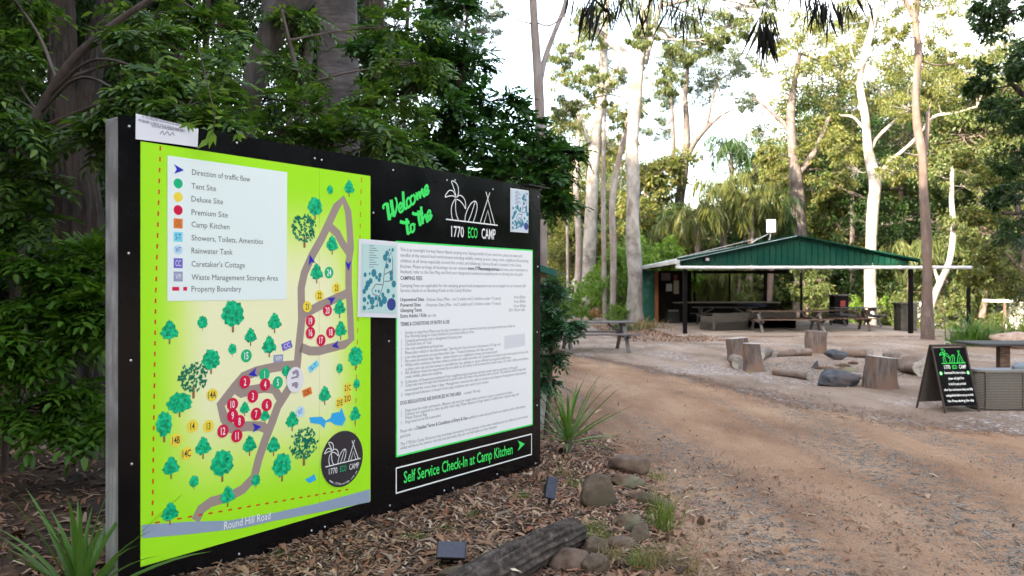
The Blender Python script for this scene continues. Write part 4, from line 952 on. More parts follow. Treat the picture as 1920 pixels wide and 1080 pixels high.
# the store room at the back left
room = thing('store_room', 'small green walled store room with orange door post and dark doorway under the kitchen roof', 'room', (6.9, 37, 0))
MB().box((6.12, 37.0, 1.22), (.50, .05, 2.34)).build('wall', M_greenl, room, True)
nl = 10
for i in range(3): MB().box((5.94 + i * .16, 36.965, 1.22), (.05, .02, 2.34)).build('wall_rib', M_greenl, room, True)
MB().box((5.855, 38.8, 1.22), (.05, 3.6, 2.34)).build('wall', M_greenl, room, True)
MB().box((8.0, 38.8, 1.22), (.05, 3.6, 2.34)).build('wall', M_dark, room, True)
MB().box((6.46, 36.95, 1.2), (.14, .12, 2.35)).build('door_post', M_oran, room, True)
MB().box((7.27, 37.25, 1.2), (1.46, .05, 2.35)).build('doorway_shade', M_dark, room, True)  # near-black sheet across the doorway; the interior's shade is put into its colour
def board_px(name, x0, y0, x1, y1, Y, mat, par, th=.02):
    a = W(x0, y0, Y); b = W(x1, y1, Y); return MB().box(((a.x + b.x) / 2, Y, (a.z + b.z) / 2), (abs(b.x - a.x), th, abs(a.z - b.z))).build(name, mat, par, True)
board_px('notice', 1240, 512, 1257, 526, 37.19, plain('notice_grey', (.10, .10, .10), .6), room); board_px('notice', 1249, 532, 1260, 546, 37.19, plain('notice_pale', (.42, .45, .52), .6), room)
board_px('notice', 1263, 526, 1273, 551, 37.19, plain('notice_cream', (.35, .33, .27), .6), room); board_px('red_notice', 1263, 515, 1270, 525, 37.19, plain('notice_red', (.12, .02, .02), .6), room)
fr = thing('drinks_fridge', 'dark glass fronted drinks fridge beside the store room doorway', 'fridge', tuple(W(1264, 607, 36.7)))
a = W(1250, 580, 36.6); b = W(1276, 607, 36.6); MB().box(((a.x + b.x) / 2, 36.85, .36), (b.x - a.x, .5, .62), bev=.02).build('cabinet', M_dark, fr, True)
board_px('glass_door', 1252, 585, 1274, 604, 36.585, plain('fridge_glass', (.03, .035, .04), .1, spec=.8), fr, .01)
board_px('light_strip', 1253, 581, 1272, 584, 36.585, plain('fridge_header', (.16, .16, .18), .5), fr, .01)
# white PVC pipe running in front, past the shelter to a post on the right
pipe = thing('rainwater_pipe', 'long white horizontal rainwater pipe under the green gable', 'pipe', (5.7, 27.8, 0))
zp = W(0, 501.5, 27.8).z
MB().tube(catmull([(5.55, 27.8, ez - .06), (5.55, 27.8, zp + .12), (5.66, 27.8, zp + .02), (5.85, 27.8, zp), (10, 27.8, zp), (15.45, 27.8, zp)], 4), [.055] * 21, 12).build('pipe', M_pvc, pipe, True, True)
for x in (8.0, 10.6, 13.0): MB().tube([(x, 27.8, zp), (x + .09, 27.8, zp)], [.066, .066], 12).build('pipe_joint', M_pvc, pipe, True)
pst = thing('pipe_post', 'lone black post holding the far right end of the white pipe', 'post', (15.4, 27.9, 0)); MB().box((15.42, 27.92, 1.14), (.10, .10, 2.28), bev=.01).build('post', M_post, pst, True)
# floodlight under gable and antenna on roof
fl = thing('floodlight', 'small dark floodlight fixed on the green gable', 'floodlight', tuple(W(1326, 487, 27.7)))
c = W(1326, 486, 27.75); MB().box(c, (.16, .08, .14), bev=.02).box(c + Vector((0, .1, .07)), (.2, .16, .03)).build('lamp_housing', M_dark, fl, True); MB().box(c + Vector((0, -.045, -.01)), (.11, .01, .09)).build('lamp_glass', M_lens, fl, True)
an = thing('antenna_panel', 'white flat antenna panel on a bent bracket above the kitchen roof', 'antenna', tuple(W(1440, 455, 31)))
c = W(1446, 424, 31); MB().box(c, (.36, .06, .5), Matrix.Rotation(.1, 3, 'Z'), bev=.02).build('panel', plain('antenna_white', (.6, .58, .55), .5), an, True)
MB().tube([c + Vector((0, .05, -.2)), c + Vector((-.03, .05, -.45)), c + Vector((-.12, .05, -.62))], [.02] * 3, 6).tube([c + Vector((0, .05, -.24)), c + Vector((-.7, .05, -.60))], [.016] * 2, 6).build('bracket', M_zinc, an, True)
# ================================================================ FURNITURE
M_greyt = noisy('grey_table_timber', [(.06, .055, .055), (.125, .115, .118), (.20, .185, .19)], 6, .85, .4, .004, (1, 6, 6))
M_browt = noisy('brown_table_timber', [(.045, .028, .022), (.10, .065, .052), (.17, .115, .095)], 6, .8, .4, .004, (1, 6, 6))
def picnic(label, loc, rz_, L_, mat, group, planks=4, h=.75, legmat=None, spl=.78):
    t = thing('picnic_table', label, 'picnic table', loc, rz_, group); lm = legmat or mat
    pw = .72 / planks
    for i in range(planks): MB().box((0, -.36 + pw * (i + .5), h - .02), (L_, pw - .012, .04), bev=.005).build('plank', mat, t)
    for s in (-1, 1):
        for j in (0, 1): MB().box((0, s * (.62 + .13 * j), .45), (L_, .12, .04), bev=.005).build('plank', mat, t)
        x = s * (L_ / 2 - .28)
        MB().box((x, 0, .385), (.045, 1.5, .09)).build('seat_bearer', lm, t); MB().box((x, 0, h - .085), (.045, .70, .09)).build('top_bearer', lm, t)
        for q in (-1, 1): MB().bar((x + .03 * q, q * .20, h - .05), (x + .03 * q, q * spl, 0), .04, .09, (1, 0, 0)).build('leg', lm, t)
        MB().bar((x, 0, .42), (x * .45, 0, h - .06), .04, .06).build('brace', lm, t)
    return t
p = G(1118, 662); picnic('grey weathered picnic table standing alone between the shrub and the white gum', (p.x + .05, p.y + .75, 0), .10, 2.0, M_greyt, None)
gp_ = 'picnic tables inside the camp kitchen'
picnic('long brown picnic table at the front of the kitchen nearest the fire pit', (9.75, 29.3, .05), 0.0, 2.7, M_browt, gp_, legmat=M_greyt)
picnic('brown picnic table at the right of the kitchen front with crossed legs', (12.05, 30.4, .05), -.12, 2.3, M_browt, gp_)
picnic('grey picnic table at the back right of the kitchen', (14.2, 34.2, .05), 0.05, 2.0, M_greyt, gp_)
picnic('pale topped picnic table at the back left of the kitchen before the palms', (9.0, 35.0, .05), 0.0, 2.6, M_greyt, gp_)
M_wick_ = noisy('grey_wicker', [(.06, .056, .052), (.12, .112, .10), (.17, .16, .145)], 7, .8, .9, .006, (6, 6, 60), detail=3)
def wicker_mat():
    m, n, l, b = new_mat('woven_grey_wicker'); tc = n.new('ShaderNodeTexCoord')
    w = n.new('ShaderNodeTexWave'); w.bands_direction = 'Z'; w.inputs['Scale'].default_value = 15; w.inputs['Distortion'].default_value = 1.2; w.inputs['Detail'].default_value = 2; w.inputs['Detail Scale'].default_value = 3
    t = n.new('ShaderNodeTexNoise'); t.inputs['Scale'].default_value = 40; l.new(tc.outputs['Object'], w.inputs['Vector']); l.new(tc.outputs['Object'], t.inputs['Vector'])
    a = n.new('ShaderNodeMath'); a.operation = 'MULTIPLY_ADD'; l.new(t.outputs['Fac'], a.inputs[0]); a.inputs[1].default_value = .5; l.new(w.outputs['Fac'], a.inputs[2])
    r = n.new('ShaderNodeValToRGB'); r.color_ramp.elements[0].position = .2; r.color_ramp.elements[0].color = (.07, .062, .054, 1); r.color_ramp.elements[1].color = (.145, .13, .115, 1); l.new(a.outputs[0], r.inputs[0]); l.new(r.outputs[0], b.inputs['Base Color'])
    bp = n.new('ShaderNodeBump'); bp.inputs['Strength'].default_value = .8; bp.inputs['Distance'].default_value = .01; l.new(a.outputs[0], bp.inputs['Height']); l.new(bp.outputs[0], b.inputs['Normal']); b.inputs['Roughness'].default_value = .8
    return m
M_wick = wicker_mat()
M_cush = noisy('blue_grey_cushion', [(.14, .17, .21), (.20, .24, .29)], 30, .9, .3, .003); M_cushd = noisy('dark_cushion', [(.02, .02, .025), (.05, .05, .055)], 20, .9, .2)
def sofa(label, loc, rz_, L_, D, cushion, h=.62, back=True):
    t = thing('wicker_sofa', label, 'sofa', loc, rz_, 'grey wicker sofas')
    MB().box((0, 0, .18), (L_, D, .34), bev=.03).build('base', M_wick, t)
    MB().box((0, D / 2 - .07, h / 2 + .01), (L_ + .002, .14, h), bev=.03).build('backrest', M_wick, t)
    for s in (-1, 1): MB().box((s * (L_ / 2 - .06), -.02, .27), (.12, D - .1, .50), bev=.03).build('armrest', M_wick, t)
    for s in (-1, 1): MB().box((s * (L_ / 4 - .02), -.06, .40), (L_ / 2 - .17, D - .2, .13), bev=.03).build('seat_cushion', cushion, t)
    return t
sofa('grey wicker corner sofa at the front left inside the kitchen', (7.85, 30.6, .05), .45 + math.pi, 1.6, .85, M_cushd)
sofa('low wicker sofa behind the long brown table inside the kitchen', (9.6, 31.8, .05), math.pi, 2.4, .85, M_cushd)
# kitchen island bench with pale worktop and dark front
kb = thing('kitchen_bench', 'long dark kitchen bench with pale worktop at the back of the shelter', 'bench', (9.6, 37.5, .05))
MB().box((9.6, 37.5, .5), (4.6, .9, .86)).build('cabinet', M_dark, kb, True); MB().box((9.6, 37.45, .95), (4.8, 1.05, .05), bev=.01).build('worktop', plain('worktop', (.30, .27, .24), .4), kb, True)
tb = thing('cloth_heap', 'dark blue cover heaped on the table at the back of the kitchen', 'cover', (10.1, 35.0, .8))
rr = rock('heap', None, (10.15, 35.0, .86), (1.3, .6, .22), plain('navy_cloth', (.02, .025, .06), .9), 5); rr.name = 'folded_cover'; del rr['category']; rr.parent = tb; rr.location = Vector(rr.location) - Vector(tb.location)
def block(name, label, cat, x, y, w, d, h, mat, topmat=None, slab=.07):
    t = thing(name, label, cat, (x, y, 0)); MB().box((x, y, h / 2), (w, d, h), bev=.02).build('body', mat, t, True)
    MB().box((x, y, h + slab / 2 + .002), (w * 1.18, d * 1.15, slab), bev=.015).build('top_slab', topmat or mat, t, True); return t
M_conc = noisy('old_concrete', [(.05, .047, .04), (.10, .094, .082), (.15, .14, .125)], 5, .9, .4, .006)
block('concrete_barbecue', 'grey concrete barbecue block with flat top right of the black post', 'barbecue', 14.85, 31.2, .62, .6, .98, M_conc)
block('brick_barbecue', 'small brown pillar barbecue with red notice at the back of the kitchen', 'barbecue', 14.35, 36.3, .62, .6, 1.25, M_dark, M_conc)
nb = MB().box((14.4, 35.98, .92), (.22, .01, .26)).build('red_notice', plain('warning_red', (.35, .04, .03), .6)); tag(nb, 'small red notice fixed to the front of the brown pillar barbecue', 'notice')
# wicker lounge at the right edge, by the chalk board
ws = thing('wicker_lounge', 'curved grey wicker garden lounge seen from behind next to the chalk board', 'sofa', (6.1, 10.75, 0))
pl = [(6.42, 12.1), (6.22, 11.5), (6.10, 11.05), (6.12, 10.85), (6.32, 10.76), (6.8, 10.80), (7.4, 10.95), (8.3, 11.3)]
pc = catmull([(x, y, 0) for x, y in pl], 4); nrm = np.gradient(pc, axis=0); nrm /= np.linalg.norm(nrm, axis=1, keepdims=True); sd = np.stack([-nrm[:, 1], nrm[:, 0], 0 * nrm[:, 0]], 1) * .09
n = len(pc)
def wallstrip(a, b, z0, z1):
    V = np.concatenate([a + [0, 0, z0], a + [0, 0, z1], b + [0, 0, z1], b + [0, 0, z0]]); F = []
    for k in range(3):
        for i in range(n - 1): F.append((k * n + i, k * n + i + 1, (k + 1) * n + i + 1, (k + 1) * n + i))
    return V, F
V, F = wallstrip(pc, pc + sd * -1 if False else pc + sd, .02, .50); mesh_obj('woven_back', V, F, M_wick, ws, True, True)
V, F = wallstrip(pc - sd * .12, pc + sd * 1.15, .50, .53); mesh_obj('top_rail', V, F, plain('wicker_rail', (.18, .175, .17), .6), ws, True)
for i in (9, 14, 19): MB().box(tuple(pc[i] - sd[i] * .08 + np.array([0, 0, .26])), (.03, .03, .48)).build('woven_strut', M_wick, ws, True)
MB().box((7.15, 11.65, .2), (1.5, .9, .32), bev=.04).build('seat_base', M_wick, ws, True)
MB().box((6.98, 11.02, .50), (.62, .16, .22), Matrix.Rotation(.05, 3, 'Z'), bev=.05).build('back_cushion', M_cush, ws, True)
MB().box((7.15, 11.65, .39), (1.4, .85, .1), bev=.04).build('seat_cushion', M_cush, ws, True)
# dark low table right
lt_ = thing('outdoor_table', 'low dark grey slab table with brown timber legs at the right edge', 'table', (8.2, 13.6, 0))
a = W(1834, 646, 13.4); MB().box((a.x + .75, 13.7, a.z), (1.5, .9, .04), bev=.01).build('table_top', plain('slate_top', (.05, .05, .055), .6, spec=.2), lt_, True)
for x, y in ((8.02, 13.5), (8.32, 14.0), (8.55, 13.5), (8.9, 14.0)): MB().box((x, y, a.z / 2 - .02), (.16, .12, a.z - .04)).build('leg', M_browt, lt_, True)
# ---- chalk board
cb = thing('sandwich_board', 'black chalk style folding board with green camp drawing and fire rules', 'sign', (5.72, 10.86, 0), R(14))
bw, bh, sl = .50, .80, .15
def cbp(x, h, off=0.0, back=False):          # point on a leaf of the board
    L_ = bh + .06; a = math.asin(.24 / L_)
    y = (-.24 + h * math.tan(a)) if not back else (.24 - h * math.tan(a)); return Vector((x, y - off, h))
ca_ = math.asin(.24 / .86)
for back in (False, True):
    s = 1 if back else -1; Mx = Matrix.Rotation(-ca_ * -s * -1 if False else (ca_ * s), 3, 'X')
    mid = Vector((0, s * .125, .45))
    MB().box(mid, (bw, .012, .76), Mx).build('board', plain('chalk_black', (.004, .004, .005), .5, spec=.15) if not back else plain('board_back', (.10, .095, .09), .6), cb)
    for x in (-1, 1): MB().bar((x * (bw / 2 + .008), s * .255, 0), (x * (bw / 2 + .008), s * .012, .86), .022, .016, (0, 1, 0)).build('frame_rail', plain('board_frame', (.05, .035, .035), .5), cb)
    MB().bar((-bw / 2, s * .012, .845), (bw / 2, s * .012, .845), .02, .03).build('top_rail', plain('board_frame', (.05, .035, .035), .5), cb)
    if not back: MB().box(mid + Mx @ Vector((0, .012, 0)), (bw - .01, .004, .75), Mx).build('board_lining', plain('board_back', (.10, .095, .09), .6), cb)
MB().tube([(-.05, 0, .86), (-.03, 0, .89), (.03, 0, .89), (.05, 0, .86)], [.006] * 4, 6).build('carry_handle', plain('handle_pale', (.5, .5, .5), .4), cb)
MB().box((bw / 2 - .02, 0, .32), (.008, .34, .012)).build('spreader', M_blackp, cb)
def cb_finish(L_, name, mat):
    V = np.concatenate(L_.V); w = np.zeros_like(V)      # (x, layer, up the leaf) -> on the sloping front leaf
    Mx = np.array(Matrix.Rotation(-ca_, 3, 'X')); q = V.copy(); q[:, 1] -= .0062; w = q @ Mx.T + np.array([0, -.125, .45])
    return mesh_obj(name, w, L_.F, mat, cb)
L = Lines(); logo(L, (-.16, .175), .37, .27, .0075, .0006); cb_finish(L, 'chalk_drawing', M_neon)
camp_words(lambda L_, m_, t_: cb_finish(L_, 'camp_name', m_), (-.135, .10), .34, .05, .0006, 0, M_neon)
for k, t_ in enumerate(('Restricted Fire ban in place', 'please only light Fires', 'in the Fire pits provided', 'after 5pm and ensure they are fully', 'extinguished before you go to bed.', 'No Fires during the day')):
    wd = [.32, .24, .26, .44, .42, .40][k]; L1 = Lines(); L1.text(t_, (0.0 - wd / 2 + .012, .035 - k * .073), wd, .030, .0006, 0, bold=.02); cb_finish(L1, 'chalk_writing', M_white)
for x in (-.205, .215):
    L = Lines(); L.add(disc_arrays((x, .045), .026, .026, .0006, 12), [tuple(range(12))]); cb_finish(L, 'flame_mark', M_neon)
    L = Lines(); L.add([(x - .01, -.0012, .03), (x + .01, -.0012, .03), (x + .012, -.0012, .045), (x, -.0012, .066), (x - .012, -.0012, .045)], [(0, 1, 2, 3, 4)]); cb_finish(L, 'flame', M_white)
# ---- green roofed box behind the sign
bx = thing('brochure_box', 'small green roofed timber box on a post just behind the far end of the sign', 'box', tuple(W(1018, 600, 9.5)))
Yb = 9.0
a = W(1000, 497, Yb); b = W(1037, 503, Yb)
m = MB(); V = [(a.x - .1, Yb - .22, a.z + .05), (b.x + .03, Yb - .22, a.z - .06), (b.x + .03, Yb + .25, a.z - .06), (a.x - .1, Yb + .25, a.z + .05)]
m.add(V + [(x, y, z - .07) for x, y, z in V], [(0, 1, 2, 3), (7, 6, 5, 4), (0, 4, 5, 1), (1, 5, 6, 2), (2, 6, 7, 3), (3, 7, 4, 0)]).build('roof', M_greenl, bx, True)
MB().box((a.x + .12, Yb, (a.z - .02) / 2), (.09, .09, a.z - .02)).build('post', M_timber, bx, True)
MB().box((a.x + .02, Yb + .05, a.z - .12), (.22, .3, .16)).build('box_body', noisy('box_timber', [(.25, .19, .12), (.42, .33, .22)], 6, .8, .2), bx, True)
# ================================================================ VEHICLES (far)
M_car = plain('car_white', (.75, .76, .78), .25); M_glass = plain('car_glass', (.04, .06, .07), .08, spec=.7); M_tyre = plain('tyre', (.015, .015, .015), .8); M_tail = plain('tail_red', (.55, .02, .02), .3)
def extrude_profile(P, w, bev=.06):
    """closed side outline (x,z) -> body with slightly narrowed sides"""
    n = len(P); c = np.mean(P, 0); V = []; F = []
    ys = [(-w / 2, .0), (-w / 2 + bev, 1.0), (w / 2 - bev, 1.0), (w / 2, .0)]
    for y, k in ys:
        for x, z in P: V.append((c[0] + (x - c[0]) * (1 - bev * .5 * (1 - k)), y, c[1] + (z - c[1]) * (1 - bev * .7 * (1 - k))))
    for j in range(3):
        for i in range(n): F.append((j * n + i, j * n + (i + 1) % n, (j + 1) * n + (i + 1) % n, (j + 1) * n + i))
    F.append(tuple(range(n))[::-1]); F.append(tuple(3 * n + i for i in range(n))); return V, F
def wheel(par, x, y, r=.33):
    m = MB().tube([(x, y - .1, r), (x, y + .1, r)], [r, r], 16); m.build('wheel', M_tyre, par)
    s = -1 if y < 0 else 1; MB().tube([(x, y + s * .09, r), (x, y + s * .115, r)], [r * .6, r * .55], 12).build('rim', plain('rim_alloy', (.4, .4, .42), .3, .8), par)
def car(label, loc, rz_, body, wagon=False):
    t = thing('parked_car', label, 'car', loc, rz_, 'cars parked beyond the kitchen')
    V, F = extrude_profile([(-2.2, .35), (-2.25, .8), (-2.1, .98), (-1.2, 1.02), (1.3, .95), (2.1, .82), (2.25, .6), (2.2, .3), (1.75, .28), (1.55, .5), (1.2, .5), (1.0, .28), (-.95, .28), (-1.15, .5), (-1.5, .5), (-1.7, .28)], 1.78); mesh_obj('body', V, F, body, t)
    V, F = extrude_profile([(-2.05, .96), (-1.85, 1.4), (-1.3, 1.5), (.1, 1.48), (1.2, .96)] if wagon else [(-1.85, .96), (-1.2, 1.38), (-.8, 1.45), (.1, 1.45), (1.2, .96)], 1.56); mesh_obj('roof', V, F, body, t)
    for s in (-1, 1):
        V = [(-1.6, s * .79, 1.0), (.95, s * .79, 1.0), (.05, s * .76, 1.4), (-1.15, s * .76, 1.4)]; mesh_obj('side_window', V, [(0, 1, 2, 3)], M_glass, t)
        MB().box((-2.22, s * .72, .82), (.06, .22, .16)).build('tail_lamp', M_tail, t); MB().box((2.2, s * .65, .68), (.06, .3, .14)).build('headlight', plain('headlight', (.6, .62, .65), .15), t)
        for x in (-1.35, 1.38): wheel(t, x, s * .82)
    mesh_obj('windscreen', [(1.13, -.68, 1.0), (1.13, .68, 1.0), (.2, .62, 1.42), (.2, -.62, 1.42)], [(0, 1, 2, 3)], M_glass, t)
    mesh_obj('rear_window', [(-2.0, -.66, 1.04), (-2.0, .66, 1.04), (-1.72, .6, 1.4), (-1.72, -.6, 1.4)] if wagon else [(-1.87, -.66, 1.02), (-1.87, .66, 1.02), (-1.2, .6, 1.40), (-1.2, -.6, 1.40)], [(3, 2, 1, 0)], M_glass, t)
    return t
car('white hatchback parked beyond the green grass clump', (24.6, 47.5, -1.2), .5, M_car); car('pale silver wagon parked behind the white hatchback', (28.4, 50.5, -1.2), .8, plain('car_silver', (.4, .43, .47), .3, .4), True)
van = thing('parked_van', 'white van half hidden behind the smooth grey trunk', 'van', (24.2, 49, -1.2), 1.35)
V, F = extrude_profile([(-2.4, .4), (-2.4, 1.9), (-2.2, 2.02), (1.0, 2.02), (1.7, 1.3), (2.4, 1.1), (2.45, .4)], 1.85); mesh_obj('body', V, F, M_car, van)
for s in (-1, 1):
    mesh_obj('side_window', [(.2, s * .94, 1.3), (1.45, s * .94, 1.3), (.95, s * .93, 1.8), (.2, s * .93, 1.8)], [(0, 1, 2, 3)], M_glass, van)
    for x in (-1.6, 1.6): wheel(van, x, s * .85)
    MB().box((-2.42, s * .8, 1.0), (.05, .12, .35)).build('tail_lamp', M_tail, van)
def caravan(label, loc, rz_, L_=4.6, h=2.5, logo_=False):
    t = thing('caravan', label, 'caravan', loc, rz_)
    V, F = extrude_profile([(-L_ / 2, .5), (-L_ / 2 - .05, 1.4), (-L_ / 2 + .35, h), (L_ / 2 - .5, h + .02), (L_ / 2, 1.6), (L_ / 2 - .1, .5)], 2.1); mesh_obj('body', V, F, M_car, t)
    for s in (-1, 1): MB().box((L_ * .2, s * 1.06, 1.65), (.9, .03, .5), bev=.01).build('window', M_glass, t); wheel(t, -.2, s * .95, .34)
    MB().box((-L_ * .25, -1.06, 1.3), (.6, .03, 1.5)).build('door', plain('caravan_door', (.55, .55, .58), .4), t)
    MB().box((0, -1.06, .95), (L_ * .9, .02, .06)).build('stripe', plain('stripe_grey', (.2, .22, .26), .4), t)
    MB().bar((L_ / 2, 0, .5), (L_ / 2 + 1.2, 0, .45), .1, .08).build('drawbar', M_post, t)
    if logo_:
        for x in (.25, .75): 
            v, f = tube_arrays([(x + .2 * math.cos(a_), -1.10, 1.15 + .2 * math.sin(a_)) for a_ in np.linspace(0, 6.28, 19)], [.035] * 19, 6); mesh_obj('ring_emblem', v, f, M_ink, t)
    return t
caravan('white caravan with black ring emblem seen between the gum trunks on the left', (5.0, 57, 0), .05, 2.3, 2.25, True)
caravan('white caravan at the far right edge behind the grasses', (29.6, 46, -1.2), -.2, 4.6, 2.4)
# white rail fence at the right, low
rf = thing('pipe_rail', 'low pale rail running out of the picture on the right behind the grasses', 'rail', (20, 36, 0))
MB().tube([(20.5, 36, 1.05), (26.5, 35, .92)], [.06, .06], 8).build('rail', M_pvc, rf, True, True)
for x in (21.3, 23.6): MB().box((x, 35.9 - (x - 20) * .12, .1), (.07, .07, 1.7)).build('post', M_browt, rf, True)
# ================================================================ VEGETATION
M_gumw = noisy('white_gum_bark', [(.13, .12, .115), (.245, .23, .22), (.35, .335, .315)], 3, .75, .5, .015, (1, 1, .5), cols2=(.10, .085, .078), scale2=1.6, f2=.57)
M_gumg = noisy('grey_gum_bark', [(.15, .13, .13), (.27, .24, .24), (.38, .35, .35)], 5, .85, .4, .01, (1, 1, .4), cols2=(.20, .16, .14), scale2=1.2)
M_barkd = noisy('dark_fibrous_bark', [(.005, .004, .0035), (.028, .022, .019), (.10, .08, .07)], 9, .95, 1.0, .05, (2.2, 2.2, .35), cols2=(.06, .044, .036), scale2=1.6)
M_barkb = noisy('brown_bark', [(.045, .034, .033), (.10, .078, .075), (.165, .132, .13)], 6, .9, .6, .01, (1, 1, .4), cols2=(.11, .08, .07), scale2=1.5)
M_smooth = noisy('smooth_grey_bark', [(.04, .035, .035), (.09, .08, .078), (.17, .15, .15)], 4, .8, .5, .012, (2, 2, .35), cols2=(.05, .04, .04), scale2=2.5)
M_scrib = noisy('ringed_grey_bark', [(.035, .03, .032), (.085, .073, .075), (.14, .125, .128)], 6, .85, .8, .015, (.7, .7, 3.5), cols2=(.04, .035, .035), scale2=2)
L_near = leafmat('pinnate_leaf', [(.03, .078, .014), (.07, .15, .024), (.02, .05, .010), (.17, .27, .045), (.05, .12, .022), (.04, .095, .016)], .35, .38)
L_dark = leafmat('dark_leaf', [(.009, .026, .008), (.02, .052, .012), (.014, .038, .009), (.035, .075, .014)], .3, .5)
L_mid = leafmat('gum_leaf', [(.028, .050, .016), (.06, .095, .026), (.11, .13, .04), (.04, .068, .024), (.12, .115, .04)], .4, .5)
L_warm = leafmat('olive_gum_leaf', [(.03, .052, .013), (.085, .115, .026), (.16, .165, .045), (.045, .072, .016), (.19, .155, .058)], .45, .5)
L_blue = leafmat('blue_grey_leaf', [(.035, .055, .04), (.06, .085, .06), (.09, .11, .075)], .3, .5)
L_lime = leafmat('bright_leaf', [(.07, .15, .02), (.12, .22, .03), (.17, .26, .05)], .45, .45)
L_palm = leafmat('palm_leaflet', [(.02, .035, .008), (.06, .08, .018), (.13, .14, .035), (.025, .04, .01), (.04, .06, .014)], .4, .45)
L_sil = leafmat('silhouette_gum_leaf', [(.002, .003, .002), (.006, .008, .004), (.003, .004, .003)], .05, .7)  # near-black leaves: the silhouette against the sky is put into the colour
def frame_from(D, g):
    D = D / (np.linalg.norm(D, axis=1, keepdims=True) + 1e-9); r = g.normal(0, 1, D.shape)
    S = np.cross(D, r); S /= np.linalg.norm(S, axis=1, keepdims=True) + 1e-9
    return D, S, np.cross(S, D)
def leaf_quads(P, D, S, L, Wd, fold=.15, N_=None):
    if N_ is None: N_ = np.cross(S, D)
    L = L[:, None]; Wd = Wd[:, None]
    V = np.stack([P, P + D * L * .42 + S * Wd / 2 + N_ * Wd * fold, P + D * L, P + D * L * .42 - S * Wd / 2 + N_ * Wd * fold], 1)
    return V.reshape(-1, 3), np.arange(len(P) * 4).reshape(-1, 4)
def crown_quads(blobs, n_clump, n_leaf, size, aspect, droop, g, squash=.8, clr=.30):
    """blobs [(x,y,z,R)] -> leaf faces; returns clump centres too"""
    VV, CC = [], []
    for (x, y, z, Rr) in blobs:
        nc = max(3, int(n_clump)); u = g.normal(0, 1, (nc, 3)); u /= np.linalg.norm(u, axis=1, keepdims=True)
        rr = g.uniform(.25, 1.0, nc) ** .5 * Rr; C = np.array([x, y, z]) + u * rr[:, None] * np.array([1, 1, squash]); CC.append(C)
        rad = Rr * clr * g.uniform(.6, 1.35, nc)
        k = np.maximum(3, (n_leaf * g.uniform(.6, 1.4, nc)).astype(int)); idx = np.repeat(np.arange(nc), k); n = len(idx)
        v = g.normal(0, 1, (n, 3)); v /= np.linalg.norm(v, axis=1, keepdims=True)
        P = C[idx] + v * (rad[idx] * g.uniform(.1, 1, n) ** .6)[:, None] * np.array([1, 1, .7])
        D = v * (1 - droop) + np.array([0, 0, -1.0]) * droop + g.normal(0, .45, (n, 3)) * (1 - droop * .6)
        D, S, N_ = frame_from(D, g); L = size * g.uniform(.6, 1.35, n)
        V, F = leaf_quads(P, D, S, L, L * aspect * g.uniform(.8, 1.2, n)); VV.append(V)
    V = np.concatenate(VV); return V, np.arange(len(V)).reshape(-1, 4), CC
def limb_pts(a, b, g, sag=.15, k=5):
    a = np.array(a); b = np.array(b); d = np.linalg.norm(b - a); mid = (a + b) / 2 + g.normal(0, .07, 3) * d + np.array([0, 0, -sag * d * .3])
    return catmull([a, mid, b], k)
def build_tree(name, label, base, trunk, limbs, blobs, bark, leaf, g, n_clump=9, n_leaf=60, size=.16, aspect=.4, droop=.4, sides=12, rough=.08, ridges=0.0, group=None, twigs=True, steps=6, squash=.8, cat='tree', clr=.30, limbr=.35):
    """trunk, limbs: lists of (x,y,z,r) world points; blobs world (x,y,z,R)"""
    root = thing(name, label, cat, base, 0, group); nb = NB()
    T = catmull(trunk, steps); nb.tube(T[:, :3], np.maximum(T[:, 3], .004), sides, rough=rough, seed=int(g.integers(999)), ridges=ridges)
    nb.build('trunk', bark, root, True)
    nodes = [T]
    if limbs:
        lb = NB()
        for l_ in limbs:
            q = catmull(l_, 5); lb.tube(q[:, :3], np.maximum(q[:, 3], .004), max(6, sides // 2), rough=rough, seed=int(g.integers(999))); nodes.append(q)
        lb.build('limb', bark, root, True)
    if blobs:
        V, F, CC = crown_quads(blobs, n_clump, n_leaf, size, aspect, droop, g, squash, clr)
        if twigs:
            tb_ = NB(); alln = np.concatenate(nodes)
            for (x, y, z, Rr), C in zip(blobs, CC):
                c = np.array([x, y, z]); dd = np.linalg.norm(alln[:, :3] - c, axis=1) + np.maximum(0, alln[:, 2] - z) * 1.5; j = int(np.argmin(dd)); s = alln[j]
                r0 = min(s[3] * .8, max(.012, limbr * .05 * dd[j])) + .006
                q = limb_pts(s[:3], c, g); tb_.tube(q, np.linspace(r0, r0 * .45, len(q)), 6)
                for cc in C[: max(4, len(C) * 2 // 3)]:
                    q2 = limb_pts(c + (s[:3] - c) * g.uniform(0, .35), cc, g, 0, 3); tb_.tube(q2, np.linspace(r0 * .4, r0 * .12 + .002, len(q2)), 4)
            tb_.build('branch', bark, root, True)
        mesh_obj('crown', V, F, leaf, root, True)
    return root
def px_pts(pts, Y, dY=0.0):
    n = len(pts); out = []
    for i, (px, py, w) in enumerate(pts):
        y = Y + dY * i / max(1, n - 1); p = W(px, py, y); out.append((p.x, p.y, p.z, w * y / FPX / 2))
    return out
def px_blobs(bl, Y, g, spread=.8):
    out = []; fat = 1.18 if Y > 30 else 1.0
    for b in bl:
        y = b[3] if len(b) > 3 else Y + g.uniform(-spread, spread); p = W(b[0], b[1], y); out.append((p.x, p.y, p.z, b[2] * fat * y / FPX))
    return out
